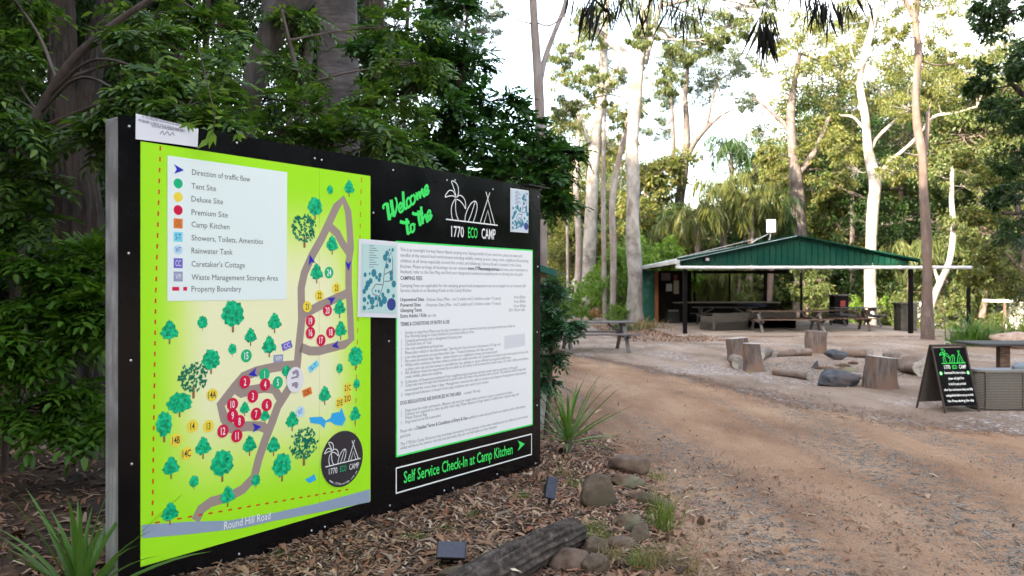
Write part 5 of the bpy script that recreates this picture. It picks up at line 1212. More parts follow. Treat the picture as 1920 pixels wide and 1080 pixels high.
def px_tree(name, label, Y, trunk, limbs=(), blobs=(), bark=None, leaf=None, seed=0, **k):
    g = np.random.default_rng(seed); T = px_pts(trunk, Y)
    gz = float(ground_z(T[0][0], T[0][1])); base = (T[0][0], T[0][1], gz); T = [(T[0][0], T[0][1], gz - .1, T[0][3] * 1.15)] + [t for t in T if t[2] > .15]
    return build_tree(name, label, base, T, [px_pts(l_, Y, g.uniform(-1, 1) * Y * .03) for l_ in limbs], px_blobs(blobs, Y, g, k.pop('spread', Y * .04)), bark, leaf, g, **k)
# ---- named trees, right half
px_tree('gum_tree', 'tall smooth white gum left of the kitchen with a forked brightly lit top', 34, [(1192, 612, 34), (1190, 560, 29), (1188, 450, 25), (1186, 320, 24), (1188, 220, 24), (1194, 135, 27), (1207, 60, 23), (1216, -20, 22), (1225, -90, 18)],
        [[(1192, 140, 26), (1168, 100, 20), (1140, 75, 16), (1110, 50, 12), (1080, 40, 8)], [(1208, 120, 14), (1225, 60, 10), (1240, 0, 8)]],
        [(1160, -10, 62), (1240, 10, 60), (1105, 40, 40), (1290, 60, 45), (1330, 20, 50), (1100, 150, 34), (1060, 200, 30), (1250, 150, 30), (1380, 55, 34), (1425, 15, 34), (1270, 105, 32), (1205, 70, 26), (1060, 100, 30), (1345, 75, 26)], M_gumw, L_mid, 101, n_clump=26, n_leaf=85, size=.15, aspect=.25, droop=.75, sides=24, rough=.12, squash=.8, clr=.25)
px_tree('gum_tree', 'pale white gum trunk behind the two thin saplings near the caravan', 46, [(1101, 575, 27), (1106, 450, 24), (1112, 330, 22), (1120, 230, 19), (1130, 150, 19), (1133, 60, 14), (1138, 0, 10)],
        [[(1124, 200, 12), (1145, 150, 9), (1165, 110, 6)], [(1114, 300, 10), (1095, 240, 7), (1080, 190, 5)]],
        [(1130, 140, 36), (1080, 220, 36), (1170, 210, 34), (1060, 150, 30), (1150, 270, 30), (1040, 260, 34), (1190, 130, 30), (1100, 70, 34)], M_gumw, L_warm, 102, n_clump=22, n_leaf=80, size=.17, aspect=.28, droop=.7, sides=16, clr=.25)
for i, (pts, lab, y) in enumerate([
    ([(1083, 580, 14), (1085, 450, 12), (1080, 350, 11), (1083, 280, 10), (1086, 200, 6)], 'slim mauve grey trunk left of the pale white gum', 50),
    ([(1134, 590, 9), (1132, 450, 9), (1131, 330, 8), (1134, 220, 6), (1138, 150, 4)], 'thin straight sapling just right of the pale white gum', 38),
    ([(1149, 600, 11), (1150, 480, 12), (1148, 380, 12), (1158, 310, 11), (1172, 250, 9), (1180, 200, 6)], 'leaning grey trunk between the thin sapling and the forked white gum', 37),
    ([(1065, 565, 6), (1064, 450, 5), (1062, 350, 4)], 'thinnest pale sapling behind the grey picnic table', 52)]):
    px_tree('sapling', lab, y, pts, (), [(pts[-1][0] - 10, pts[-1][1] + 30, 26), (pts[-1][0] + 14, pts[-1][1] - 5, 24)], M_gumg, L_warm, 110 + i, n_clump=9, n_leaf=45, size=.2, aspect=.3, droop=.6, sides=10, group='slender trunks left of the kitchen')
px_tree('gum_tree', 'slender dark forked gum rising just past the far end of the sign', 14, [(1017, 640, 17), (1018, 500, 17), (1015, 330, 18), (1013, 230, 18), (1009, 150, 18), (1003, 60, 15), (999, -20, 14), (998, -90, 11)],
        [[(1011, 160, 12), (1022, 110, 10), (1040, 60, 9), (1058, 15, 9), (1068, -30, 8), (1085, -90, 6)], [(1004, 42, 4), (1030, 48, 3), (1058, 30, 2.5)], [(1005, 45, 4), (985, 42, 2.5), (968, 36, 2)]],
        [(1080, -60, 50), (990, -70, 55)], M_gumg, L_dark, 120, n_clump=12, n_leaf=80, size=.12, aspect=.2, droop=.8, sides=16, rough=.05)
px_tree('eucalypt_tree', 'dark crowned eucalypt with bare crooked limbs against the white sky', 58, [(1262, 560, 22), (1272, 400, 20), (1282, 320, 18), (1288, 250, 13), (1285, 180, 10), (1290, 120, 6)],
        [[(1276, 330, 16), (1300, 270, 12), (1330, 235, 9), (1355, 215, 5), (1378, 204, 3)], [(1262, 330, 10), (1262, 240, 8), (1258, 170, 6)], [(1325, 240, 7), (1335, 190, 5), (1345, 150, 4)]],
        [(1330, 120, 38), (1290, 140, 34), (1370, 150, 34), (1260, 100, 34), (1400, 190, 20), (1320, 170, 28), (1345, 90, 34), (1245, 180, 28), (1230, 240, 26), (1395, 120, 24), (1290, 95, 24)], M_smooth, L_blue, 130, n_clump=26, n_leaf=80, size=.19, aspect=.3, droop=.5, clr=.27)
px_tree('eucalypt_tree', 'broad olive gum with dark curved limb reaching left over the kitchen roof', 50, [(1500, 560, 30), (1498, 420, 28), (1492, 330, 22), (1484, 250, 17), (1486, 180, 12), (1500, 100, 8)],
        [[(1490, 260, 14), (1470, 232, 10), (1440, 205, 7), (1412, 182, 4)], [(1495, 330, 14), (1530, 280, 11), (1555, 220, 8)], [(1486, 300, 9), (1478, 230, 7), (1482, 170, 5)]],
        [(1470, 120, 45), (1510, 60, 50), (1545, 150, 48), (1480, 190, 38), (1540, 250, 46), (1500, 290, 36), (1570, 330, 42), (1460, 70, 36), (1560, 60, 50), (1590, 200, 44), (1455, 330, 26), (1530, 350, 36), (1440, 290, 20), (1600, 110, 44), (1585, 270, 34)], M_smooth, L_warm, 131, n_clump=24, n_leaf=80, size=.19, aspect=.35, droop=.5, clr=.26)
px_tree('gum_tree', 'bright white branching gum rising behind the right of the kitchen roof', 44, [(1632, 600, 21), (1632, 480, 20), (1638, 380, 21), (1640, 340, 22), (1628, 280, 17), (1622, 220, 14), (1612, 150, 13), (1622, 100, 13), (1636, 50, 12), (1650, -20, 9)],
        [[(1642, 350, 11.5), (1662, 310, 8.6), (1690, 285, 6.5), (1715, 262, 6.5), (1750, 220, 5.8), (1790, 212, 5.0), (1832, 200, 3.6)], [(1630, 290, 6.5), (1644, 260, 6.5), (1680, 225, 5.8), (1705, 205, 4.3)], [(1614, 160, 5.8), (1592, 152, 4.3), (1566, 148, 2.9)], [(1618, 240, 5.0), (1600, 220, 4.3), (1576, 216, 2.2)], [(1614, 130, 5.0), (1600, 108, 3.6), (1592, 80, 2.2)], [(1616, 125, 4.3), (1640, 96, 3.6), (1662, 86, 2.2)]],
        [(1850, 80, 40), (1780, 20, 44), (1730, 120, 36), (1820, 140, 36), (1590, 60, 46), (1660, 50, 46), (1690, 120, 44), (1650, 170, 36), (1570, 120, 36), (1700, 200, 34), (1620, 10, 46), (1760, 160, 40), (1790, 230, 34), (1680, 320, 30), (1600, 320, 32), (1740, 290, 30)], M_gumw, L_warm, 132, n_clump=24, n_leaf=85, size=.17, aspect=.3, droop=.6, sides=16, clr=.27)
px_tree('gum_tree', 'straight mauve grey trunk standing in front of the pipe right of the kitchen', 25.8, [(1740, 636, 22), (1739, 560, 18), (1738, 470, 17), (1732, 380, 16), (1730, 300, 15), (1721, 240, 14), (1717, 170, 13), (1722, 100, 13), (1716, 40, 12), (1722, -30, 11)],
        [[(1720, 250, 11), (1732, 300, 8), (1738, 260, 8), (1740, 210, 7)], [(1722, 45, 9), (1705, 15, 9), (1690, -10, 7)]],
        [(1700, -20, 50), (1770, 10, 45), (1760, 80, 34), (1680, 60, 30), (1790, 120, 30), (1745, 170, 24)], M_barkb, L_warm, 133, n_clump=14, n_leaf=60, size=.12, aspect=.3, droop=.6, sides=24, rough=.14, clr=.26)
px_tree('leaning_tree', 'pale crooked leaning trunk behind the long white pipe on the right', 40, [(1742, 590, 14), (1750, 560, 12), (1762, 530, 12), (1780, 490, 11), (1788, 430, 10), (1784, 370, 9), (1786, 300, 6)],
        [[(1762, 532, 9), (1755, 515, 6), (1752, 500, 4)]], [(1790, 300, 30), (1760, 330, 26), (1810, 350, 28), (1800, 420, 24)], M_gumw, L_mid, 134, n_clump=12, n_leaf=60, size=.16, aspect=.4, droop=.5)
px_tree('shade_tree', 'dark leafed tree filling the upper right corner of the picture', 15, [(2010, 700, 60), (2000, 500, 50), (1990, 300, 44), (1985, 100, 36), (1980, -100, 30)],
        [[(1990, 260, 20), (1940, 200, 14), (1890, 150, 8)], [(1995, 420, 20), (1940, 400, 12), (1880, 400, 7)]],
        [(1900, 40, 60), (1850, 30, 40), (1890, 120, 50), (1910, 210, 50), (1870, 210, 34), (1905, 300, 46), (1880, 370, 30), (1910, 440, 40), (1835, 160, 22), (1900, -40, 60), (1980, 150, 70), (1980, 350, 70)], M_barkd, L_dark, 135, n_clump=15, n_leaf=62, size=.10, aspect=.45, droop=.35, clr=.25, spread=.9)
px_tree('leafy_tree', 'sunlit olive tree under the dark tree at the right edge', 22, [(1935, 640, 18), (1925, 500, 15), (1910, 400, 11), (1890, 320, 6)], [[(1928, 520, 9), (1880, 470, 6), (1850, 450, 4)]],
        [(1850, 470, 30), (1870, 520, 34), (1910, 540, 36), (1825, 400, 24), (1860, 400, 32), (1840, 330, 26), (1880, 330, 30), (1815, 300, 20), (1900, 470, 34), (1820, 520, 22)], M_barkb, L_warm, 136, n_clump=16, n_leaf=60, size=.11, aspect=.45, droop=.4, clr=.27)
# ---- generic trees for the wood (built once, copied)
def proto(seed, H, bark, leaf, kind, size, n_clump=12, n_leaf=55, droop=.45, aspect=.38):
    g = np.random.default_rng(seed); lean = g.uniform(-.06, .06, 2) * H
    T = [(0, 0, -.1, .022 * H ** .9 + .03)] + [(lean[0] * t + g.normal(0, .02) * H * .3, lean[1] * t, H * t, (.018 * H ** .9 + .02) * (1 - t * .8)) for t in (.2, .4, .6, .8, .97)]
    bl = []
    if kind == 'gum':
        for i in range(13): a = g.uniform(0, 6.28); z = g.uniform(.48, 1.0); r = H * g.uniform(.05, .2); bl.append((lean[0] * z + math.cos(a) * r, lean[1] * z + math.sin(a) * r, z * H, H * g.uniform(.075, .12)))
    elif kind == 'bushy':
        for i in range(24): a = g.uniform(0, 6.28); z = g.uniform(.10, 1.0); r = H * g.uniform(.04, .30) * (1 - .55 * abs(z - .5)); bl.append((math.cos(a) * r, math.sin(a) * r, z * H, H * g.uniform(.10, .17)))
    else:
        for i in range(9): a = g.uniform(0, 6.28); z = g.uniform(.25, .9); r = H * g.uniform(.1, .5); bl.append((math.cos(a) * r, math.sin(a) * r, z * H, H * g.uniform(.2, .32)))
    return build_tree({'gum': 'gum_tree', 'bushy': 'bushy_tree', 'shrub': 'shrub'}[kind], 'x', (0, 0, 0), T, [], bl, bark, leaf, g, n_clump=n_clump, n_leaf=n_leaf, size=size, aspect=aspect, droop=droop, cat='tree' if kind != 'shrub' else 'shrub', clr=.3)
def place(pr, first, x, y, s, rz_, label, group, z=0.0, sz=None):
    o = pr if first else copy_tree(pr); o.location = (x, y, z + float(ground_z(x, y))); o.rotation_euler = (0, 0, rz_); o.scale = (s, s, sz or s); o['label'] = label; o['group'] = group; return o
g0 = np.random.default_rng(5)
P_bw = [proto(200, 8.5, M_barkb, L_warm, 'bushy', .24, 14, 60), proto(201, 8.0, M_gumg, L_mid, 'bushy', .22, 14, 60), proto(202, 7.0, M_barkb, L_lime, 'bushy', .2, 14, 60)]
P_big = [proto(205, 18, M_gumg, L_warm, 'bushy', .21, 24, 80), proto(206, 17, M_barkb, L_mid, 'bushy', .21, 17, 75), proto(207, 16, M_smooth, L_dark, 'bushy', .21, 15, 70)]
P_gw = [proto(210, 17, M_gumw, L_warm, 'gum', .26, 13, 60, .65, .3), proto(211, 16, M_gumg, L_mid, 'gum', .26, 13, 60, .65, .3)]
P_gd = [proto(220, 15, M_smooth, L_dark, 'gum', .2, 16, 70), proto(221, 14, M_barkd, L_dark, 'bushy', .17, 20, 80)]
P_sh = [proto(230, 2.2, M_barkb, L_mid, 'shrub', .12, 14, 50), proto(231, 1.7, M_barkb, L_lime, 'shrub', .10, 14, 50), proto(232, 2.0, M_barkb, L_dark, 'shrub', .09, 18, 60)]
used = set()
def where(px):
    for lim, t_ in ((60, 'at the far left edge'), (210, 'left of the sign post'), (340, 'above the sign, left of the legend'), (470, 'behind the leaning trunk'), (600, 'left of the ringed trunk'), (730, 'right of the ringed trunk'), (900, 'above the welcome words'), (1040, 'just right of the sign'), (1120, 'behind the pale white gum'), (1200, 'behind the forked white gum'),
                    (1290, 'above the store room'), (1400, 'above the left slope of the roof'), (1500, 'behind the roof peak'), (1610, 'above the right slope of the roof'), (1700, 'behind the bright white gum'), (1790, 'behind the mauve grey trunk'), (1860, 'above the pipe post')):
        if px < lim: return t_
    return 'at the far right edge'
def put(prs, x, y, s, label, group, z=0.0):
    k = int(g0.integers(len(prs))); pr = prs[k]; f = pr.name not in used; used.add(pr.name)
    return place(pr, f, x, y, s, g0.uniform(0, 6.28), label, group, z)
# understory wall behind the kitchen
lab_u = 'bushy olive green tree in the sunlit wood beyond the kitchen'
for i, px in enumerate(np.linspace(1000, 2010, 22)):
    Y = 64 + 8 * math.sin(i * 2.7); x = (px - 960) * Y / FPX + g0.uniform(-1, 1)
    sc = 1.15 if px < 1230 else (.72 if px < 1470 else 1.5)
    put(P_bw, x, Y, sc * g0.uniform(.85, 1.15), 'bushy olive green tree beyond the kitchen, ' + where(px), 'bushy trees of the wood beyond the kitchen')
for i, (px, Y, s) in enumerate([(1520, 58, 1.0), (1600, 52, .95), (1680, 56, 1.05), (1770, 50, .9), (1850, 46, .9), (1930, 44, .95), (1560, 74, 1.1), (1740, 76, 1.2), (1880, 72, 1.2), (1990, 52, 1.0), (1060, 62, .62), (1170, 58, .6), (1010, 56, .6), (1120, 72, .85)]):
    put(P_big, (px - 960) * Y / FPX, Y, s, 'tall leafy tree in low sun, ' + where(px), 'tall leafy trees of the wood beyond the kitchen')
for i, (px, Y, s) in enumerate([(1000, 62, .85), (1050, 70, .75), (1200, 74, .8), (1550, 62, .95), (1620, 70, 1.05), (1690, 60, .95), (1760, 68, 1.1), (1790, 54, .85), (1860, 56, .95), (1930, 50, .9), (1580, 80, 1.1), (1720, 82, 1.2), (1840, 74, 1.1), (1160, 64, .8), (1090, 80, .85)]):
    put(P_gw, (px - 960) * Y / FPX, Y, s, 'tall gum in the sunlit wood, ' + where(px), 'tall gums of the wood beyond the kitchen')
for i, px in enumerate(np.linspace(985, 2000, 24)):
    Y = 50 + 5 * math.sin(i * 1.9)
    if 1070 < px < 1140: continue
    put(P_sh[:2], (px - 960) * Y / FPX, Y, g0.uniform(1.1, 2.0), 'low leafy undergrowth shrub, ' + where(px), 'shrubs beyond the kitchen')
for i in range(36):
    Y = 92 + g0.uniform(-8, 10); px = 930 + i * 31; put(P_bw, (px - 960) * Y / FPX, Y, g0.uniform(1.0, 1.5) * (.72 if 1240 < px < 1480 else 1), 'distant bushy tree at the back of the wood, ' + where(px), 'distant trees at the back of the wood')
for i, (px, Y, s) in enumerate([(1262, 52, 3.4), (1330, 56, 3.8), (1400, 52, 3.5), (1465, 55, 3.8), (1235, 50, 2.4), (1160, 40, 2.2), (1215, 42, 2.6)]):
    put(P_sh[2:] if i < 5 else P_sh[1:2], (px - 960) * Y / FPX, Y, s, ('dark leafy bush between the palms, ' if i < 5 else 'fresh green bush among the trunks, ') + where(px), 'bushes between palms and trunks')
# dark wood on the left behind the sign
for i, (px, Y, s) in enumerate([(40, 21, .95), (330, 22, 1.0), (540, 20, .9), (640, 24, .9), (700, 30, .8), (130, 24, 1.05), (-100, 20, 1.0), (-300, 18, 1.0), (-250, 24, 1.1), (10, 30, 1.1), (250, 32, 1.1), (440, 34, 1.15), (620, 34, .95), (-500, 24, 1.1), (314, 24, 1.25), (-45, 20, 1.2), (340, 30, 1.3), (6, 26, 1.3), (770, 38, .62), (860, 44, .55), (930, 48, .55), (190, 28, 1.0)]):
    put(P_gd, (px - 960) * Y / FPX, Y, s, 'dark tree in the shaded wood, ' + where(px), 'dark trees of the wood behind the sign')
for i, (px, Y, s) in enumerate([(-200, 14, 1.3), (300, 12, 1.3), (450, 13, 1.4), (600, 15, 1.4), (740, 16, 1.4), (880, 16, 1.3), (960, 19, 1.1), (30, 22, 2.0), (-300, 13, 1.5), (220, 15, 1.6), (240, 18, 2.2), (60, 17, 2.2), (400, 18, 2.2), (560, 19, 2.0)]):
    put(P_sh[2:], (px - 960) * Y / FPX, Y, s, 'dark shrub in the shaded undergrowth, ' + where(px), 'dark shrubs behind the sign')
# unseen trees added to shade the camp and darken the sign's reflections
P_bk = [proto(240, 14, M_barkd, L_dark, 'bushy', .34, 20, 75)]
for i, (x, y, s) in enumerate([(-8.5, -2.5, .85), (-11, 3.5, .9), (-6, -6, .95), (-15, 4, 1.3), (-13, -1, 1.4), (-9, -6, 1.3), (-5, -9, 1.1), (-1, -11, 1.0), (-20, 0, 1.5), (-14, -8, 1.5), (-8, -12, 1.25), (-2, -15, 1.25), (-13, 9, 1.2), (-19, 13, 1.4), (-19, -5, 1.5), (-5, -17, 1.3), (18, 5, 1.0), (22, 11, 1.1), (26, 3, 1.2), (21, 17.5, .9), (30, 12, 1.2), (17, -2, 1.0)]):
    put(P_bk, x, y, s, 'tall dark tree out of view, placed for shade and reflections', 'unseen trees placed for shade and reflections')
P_gd += P_bk
# ---- close foliage: pinnate sprays
def spray_mesh(P, D, g, n_pair=5, ll=.075, lw=.032, spacing=.038, droop=.5):
    """P spray origins, D directions: compound leaves with paired leaflets"""
    n = len(P); D = D / np.linalg.norm(D, axis=1, keepdims=True); up = np.array([0, 0, 1.0]) + g.normal(0, .28, (n, 3))
    S = np.cross(D, up); S /= np.linalg.norm(S, axis=1, keepdims=True); N_ = np.cross(S, D); VV = []; sc = g.uniform(.55, 1.4, n)
    stem = []
    for k in range(n_pair * 2 + 1):
        last = k == n_pair * 2; t = (k // 2 + 1) if not last else n_pair + .8
        dist = t * spacing * sc; pos = P + D * dist[:, None] + np.array([0, 0, -1]) * (droop * dist ** 2 * 2.2)[:, None]
        Dk = D + np.array([0, 0, -1]) * (droop * dist * 3.2)[:, None]
        side = 1 if k % 2 else -1
        d = Dk * (.55 if not last else 1) + (S * side * .95 if not last else 0) + N_ * g.uniform(-.25, .12, n)[:, None]; d /= np.linalg.norm(d, axis=1, keepdims=True)
        s = np.cross(N_, d); s /= np.linalg.norm(s, axis=1, keepdims=True)
        L = ll * sc * g.uniform(.75, 1.15, n) * (1 - .12 * abs(t - n_pair * .6) / n_pair); Wd = L * lw / ll
        # five-vertex leaflets: broad ovate outline in two quads
        Ld = L[:, None]; Wk = Wd[:, None]; nn = np.cross(d, s)
        V = np.stack([pos, pos + d * Ld * .35 + s * Wk * .5 + nn * Wk * .12, pos + d * Ld * .8 + s * Wk * .3 + nn * Wk * .08 - N_ * Ld * .05, pos + d * Ld - N_ * Ld * .12, pos + d * Ld * .8 - s * Wk * .3 + nn * Wk * .08 - N_ * Ld * .05, pos + d * Ld * .35 - s * Wk * .5 + nn * Wk * .12], 1)
        VV.append(V)
    V = np.concatenate(VV).reshape(-1, 3); m = len(V) // 6; b = np.arange(m)[:, None] * 6
    F = np.concatenate([b + np.array([0, 1, 2, 3]), b + np.array([0, 3, 4, 5])], 0)
    return V, F
def spray_tree(name, label, base, trunk, blobs, leaf, bark, seed, dens=1.0, cat='tree', squash=.55, **kw):
    """trunk [(x,y,z,r)] world; blobs (px,py,rpx,Y)"""
    g = np.random.default_rng(seed); root = thing(name, label, cat, base); nb = NB(); T = catmull(trunk, 6); nb.tube(T[:, :3], T[:, 3], 10, rough=.08, seed=seed); nb.build('trunk', bark, root, True)
    tb_ = NB(); PP, DD = [], []
    for (px, py, rp, Y) in blobs:
        c = np.array(W(px, py, Y)); Rr = rp * Y / FPX; dd = np.linalg.norm(T[:, :3] - c, axis=1) + np.maximum(0, T[:, 2] - c[2]) * 1.2; j = int(np.argmin(dd)); s = T[j]
        r0 = min(s[3] * .7, .006 + .008 * dd[j]); q = limb_pts(s[:3], c, g, -.2, 7); tb_.tube(q, np.linspace(r0, r0 * .5, len(q)), 6)
        nt = max(4, int(9 * dens)); u = g.normal(0, 1, (nt, 3)); u[:, 2] *= squash; u /= np.linalg.norm(u, axis=1, keepdims=True)
        for k in range(nt):
            e = c + u[k] * Rr * g.uniform(.7, 1.25) * np.array([1, 1, squash]) ; q2 = limb_pts(c, e, g, -.1, 5); tb_.tube(q2, np.linspace(r0 * .5, .0025, len(q2)), 4)
            m = int(7 * max(1, Rr / .3)); tt = g.uniform(.25, 1.0, m); idx = np.minimum((tt * (len(q2) - 1)).astype(int), len(q2) - 1); base_ = q2[idx]
            dirs = u[k] * .8 + g.normal(0, .6, (m, 3)) * np.array([1, 1, .35]) + np.array([0, 0, -.12])
            PP.append(base_ + g.normal(0, .01, (m, 3))); DD.append(dirs)
    tb_.build('branch', bark, root, True)
    V, F = spray_mesh(np.concatenate(PP), np.concatenate(DD), g, **kw); mesh_obj('crown', V, F, leaf, root, True)
    return root
def v4(px, py, Y, r): p = W(px, py, Y); return (p.x, p.y, p.z, r)
spray_tree('feathery_tree', 'leafy green tree with drooping compound leaves reaching over the top left of the sign', (-4.9, 7.3, 0), [(-4.9, 7.3, 0, .07), (-4.7, 7.2, 1.4, .06), (-4.2, 7.0, 2.6, .05), (-3.6, 6.7, 3.4, .035), (-2.8, 6.5, 3.9, .02), (-2, 6.3, 4.2, .01)],
    [(20, 100, 60, 7.2), (262, 70, 50, 6.6), (320, 150, 75, 6.3), (410, 150, 70, 6.8), (350, 200, 50, 6.0), (255, 190, 50, 6.2), (30, 330, 50, 6.6), (10, 230, 60, 6.4), (200, 250, 34, 6.4), (60, 410, 34, 6.6), (410, 50, 40, 7.6), (290, 30, 60, 7.2), (20, -10, 60, 7.4), (-40, 150, 80, 6.8), (400, 225, 30, 6.0)], L_near, M_barkb, 301, 1.25, ll=.080, lw=.034, spacing=.038)
spray_tree('feathery_tree', 'leafy green tree behind the middle of the sign with long fresh sprays', (-1.5, 9.6, 0), [(-1.5, 9.6, 0, .07), (-1.6, 9.4, 1.6, .06), (-1.9, 9.1, 2.8, .045), (-2.2, 8.8, 3.6, .03), (-2.4, 8.6, 4.5, .015)],
    [(520, 250, 55, 7.8), (580, 210, 55, 8.0), (690, 240, 60, 8.0), (560, 130, 45, 8.8), (730, 190, 55, 8.6), (755, 275, 50, 8.2), (620, 270, 34, 8.0), (770, 120, 55, 9), (560, 40, 40, 9.2), (740, 50, 60, 9.4)], L_near, M_barkb, 302, 1.1, ll=.088, lw=.036, spacing=.042)
spray_tree('dense_tree', 'dense dark green leafy tree rounding off the wood behind the right part of the sign', (-.7, 11.3, 0), [(-.7, 11.3, 0, .10), (-.7, 11.2, 1.5, .085), (-.8, 11.0, 3.0, .06), (-.7, 11.0, 4.2, .04), (-.6, 11, 5.2, .015)],
    [(830, 220, 80, 10.5), (900, 270, 75, 10.5), (970, 300, 62, 10.5), (1030, 330, 45, 10.6), (860, 120, 75, 11), (780, 60, 90, 11), (920, 190, 50, 10.8), (790, 300, 60, 10), (860, 320, 60, 10), (940, 340, 55, 10.2), (960, 240, 45, 11), (1050, 290, 34, 10.6), (720, 100, 80, 11.4), (790, 150, 80, 11), (850, 10, 60, 11.5), (1040, 380, 24, 10.4), (1000, 275, 50, 11)], leafmat('deep_green_leaf', [(.010, .040, .010), (.022, .075, .014), (.035, .10, .018), (.06, .14, .025)], .3, .42), M_barkd, 303, 2.0, ll=.085, lw=.042, n_pair=4)
spray_tree('leafy_shrub', 'fresh green shrub growing low on the left beside the weathered sign post', (-4.3, 7.0, 0), [(-4.3, 7.0, 0, .03), (-4.2, 6.9, .8, .022), (-4.0, 6.8, 1.5, .01)],
    [(100, 505, 34, 6.7), (160, 520, 30, 6.6), (60, 560, 40, 6.5), (120, 600, 38, 6.5), (178, 480, 20, 6.7), (20, 490, 34, 6.4), (120, 735, 30, 6.4), (20, 690, 30, 6.2), (165, 610, 30, 6.5), (60, 770, 24, 6.3), (150, 800, 16, 6.3), (10, 620, 34, 6.3), (70, 650, 30, 6.4), (180, 570, 22, 6.5)], leafmat('fresh_leaf', [(.05, .14, .015), (.09, .21, .02), (.04, .10, .012), (.14, .27, .03), (.07, .17, .02)], .35, .4), M_barkb, 304, 1.2, 'shrub', ll=.09, lw=.04, n_pair=4, spacing=.045)
spray_tree('leafy_shrub', 'dark glossy shrub hugging the right end of the sign by the road', (.35, 8.6, 0), [(.35, 8.6, 0, .03), (.4, 8.6, .7, .022), (.45, 8.6, 1.4, .01)],
    [(1030, 560, 24, 8.6), (1034, 600, 26, 8.6), (1026, 630, 22, 8.6), (1028, 530, 16, 8.6), (1050, 618, 14, 8.5), (1020, 590, 30, 8.8), (1066, 606, 9, 8.4), (1030, 670, 22, 8.6), (1025, 715, 10, 8.6)], leafmat('blue_green_leaf', [(.02, .06, .035), (.03, .09, .045), (.05, .13, .04), (.025, .07, .03)], .3, .35), M_barkb, 305, 1.1, 'shrub', ll=.055, lw=.026, n_pair=4, spacing=.028)
# hanging twig in front of the top left of the sign
g = np.random.default_rng(9); hp = W(388, 150, 4.35)
rt = thing('hanging_twig', 'single twig of bright oval leaves hanging over the top edge of the sign', 'twig', tuple(hp)); nb = NB()
q = catmull([tuple(W(x, y, 4.35)) for x, y in ((372, 90), (392, 170), (402, 215), (400, 240), (390, 262))], 5); nb.tube(q, np.linspace(.004, .0015, len(q)), 5); nb.build('stem', M_barkb, rt, True)
P = []; D = []; 
for (x, y, dx, dy) in [(400, 232, -12, 12), (401, 234, 18, 2), (401, 240, -16, 24), (398, 246, 6, 26), (396, 252, -4, 26), (393, 258, -22, 20), (402, 222, 16, -4), (403, 215, -14, -8), (403, 205, 14, 8), (352, 230, -16, 10), (352, 230, 2, 18), (354, 230, 14, 12), (353, 228, 10, 20), (445, 250, -8, 14), (446, 250, 6, 16), (446, 250, 14, 8)]:
    a = W(x, y, 4.35 + g.uniform(-.02, .02)); b = W(x + dx, y + dy, 4.35 + g.uniform(-.03, .03)); P.append(a); D.append(b - a)
P = np.array(P); D = np.array(D); L_ = np.linalg.norm(D, axis=1); D, S, N_ = frame_from(D, g)
S = np.cross(D, np.array([[.2, 1, .1]])); S /= np.linalg.norm(S, axis=1, keepdims=True)
V, F = leaf_quads(P, D, S, np.maximum(L_, .05) * 1.05, np.maximum(L_, .05) * .42, .1); mesh_obj('leaves', V, F, L_lime, rt, True)
# ---- big trunks in the dark wood
px_tree('bark_tree', 'massive rough barked trunk left of the sign with a paler limb leaning away', 9.4, [(158, 815, 118), (150, 740, 98), (146, 640, 88), (145, 520, 84), (146, 400, 82), (136, 300, 72), (126, 200, 60), (118, 100, 50), (112, 0, 46), (108, -120, 40)],
        [[(150, 330, 56), (158, 240, 50), (166, 150, 46), (182, 80, 42), (200, 20, 38), (220, -60, 34)]], [(100, -160, 120), (240, -140, 110)], M_barkd, L_dark, 140, sides=96, steps=20, rough=.07, ridges=.34, n_clump=14, n_leaf=60, size=.1)
px_tree('leaning_tree', 'smooth grey trunk curving up to the right behind the legend of the sign', 9.2, [(440, 600, 40), (446, 400, 38), (458, 250, 36), (470, 180, 38), (482, 130, 42), (502, 80, 46), (530, 35, 54), (560, -10, 60), (600, -70, 50)],
        [[(505, 85, 26), (506, 40, 24), (500, -10, 22), (490, -80, 20)]], [(600, -150, 110)], M_smooth, L_dark, 141, sides=48, steps=12, rough=.12, ridges=.10, n_clump=14, n_leaf=60, size=.1)
px_tree('ringed_tree', 'thick straight grey trunk with ringed bark behind the middle of the sign', 13, [(632, 700, 80), (633, 400, 76), (634, 280, 76), (634, 150, 76), (632, 50, 76), (632, -60, 72)],
        [], [(640, -160, 130)], M_scrib, L_dark, 142, sides=48, steps=12, rough=.04, ridges=.05, n_clump=14, n_leaf=60, size=.1)
px_tree('bark_tree', 'narrow dark trunk just right of the thick ringed trunk', 15.5, [(682, 640, 40), (685, 400, 38), (690, 280, 38), (700, 150, 36), (702, 60, 36), (704, -60, 34)], [], [(720, -140, 90)], M_barkd, L_dark, 143, sides=32, steps=10, rough=.1, ridges=.12, n_clump=14, n_leaf=60, size=.1)
for i, (px, w_, Y, lab) in enumerate([(338, 14, 17, 'thin dark trunk behind the legend of the sign'), (385, 12, 20, 'second thin dark trunk behind the legend, right of the first'), (545, 14, 18, 'thin dark trunk between the leaning trunk and the ringed trunk'), (30, 26, 13, 'dark trunk at the far left edge behind the leaves'), (760, 9, 17, 'slender dark sapling behind the middle of the sign')]):
    px_tree('dark_tree', lab, Y, [(px, 640, w_ * 1.1), (px + 4, 400, w_), (px - 3, 200, w_ * .95), (px + 5, 0, w_ * .8), (px, -80, w_ * .7)], [], [(px, -150, 80)], M_barkd, L_dark, 150 + i, sides=14, n_clump=12, n_leaf=50, size=.12)
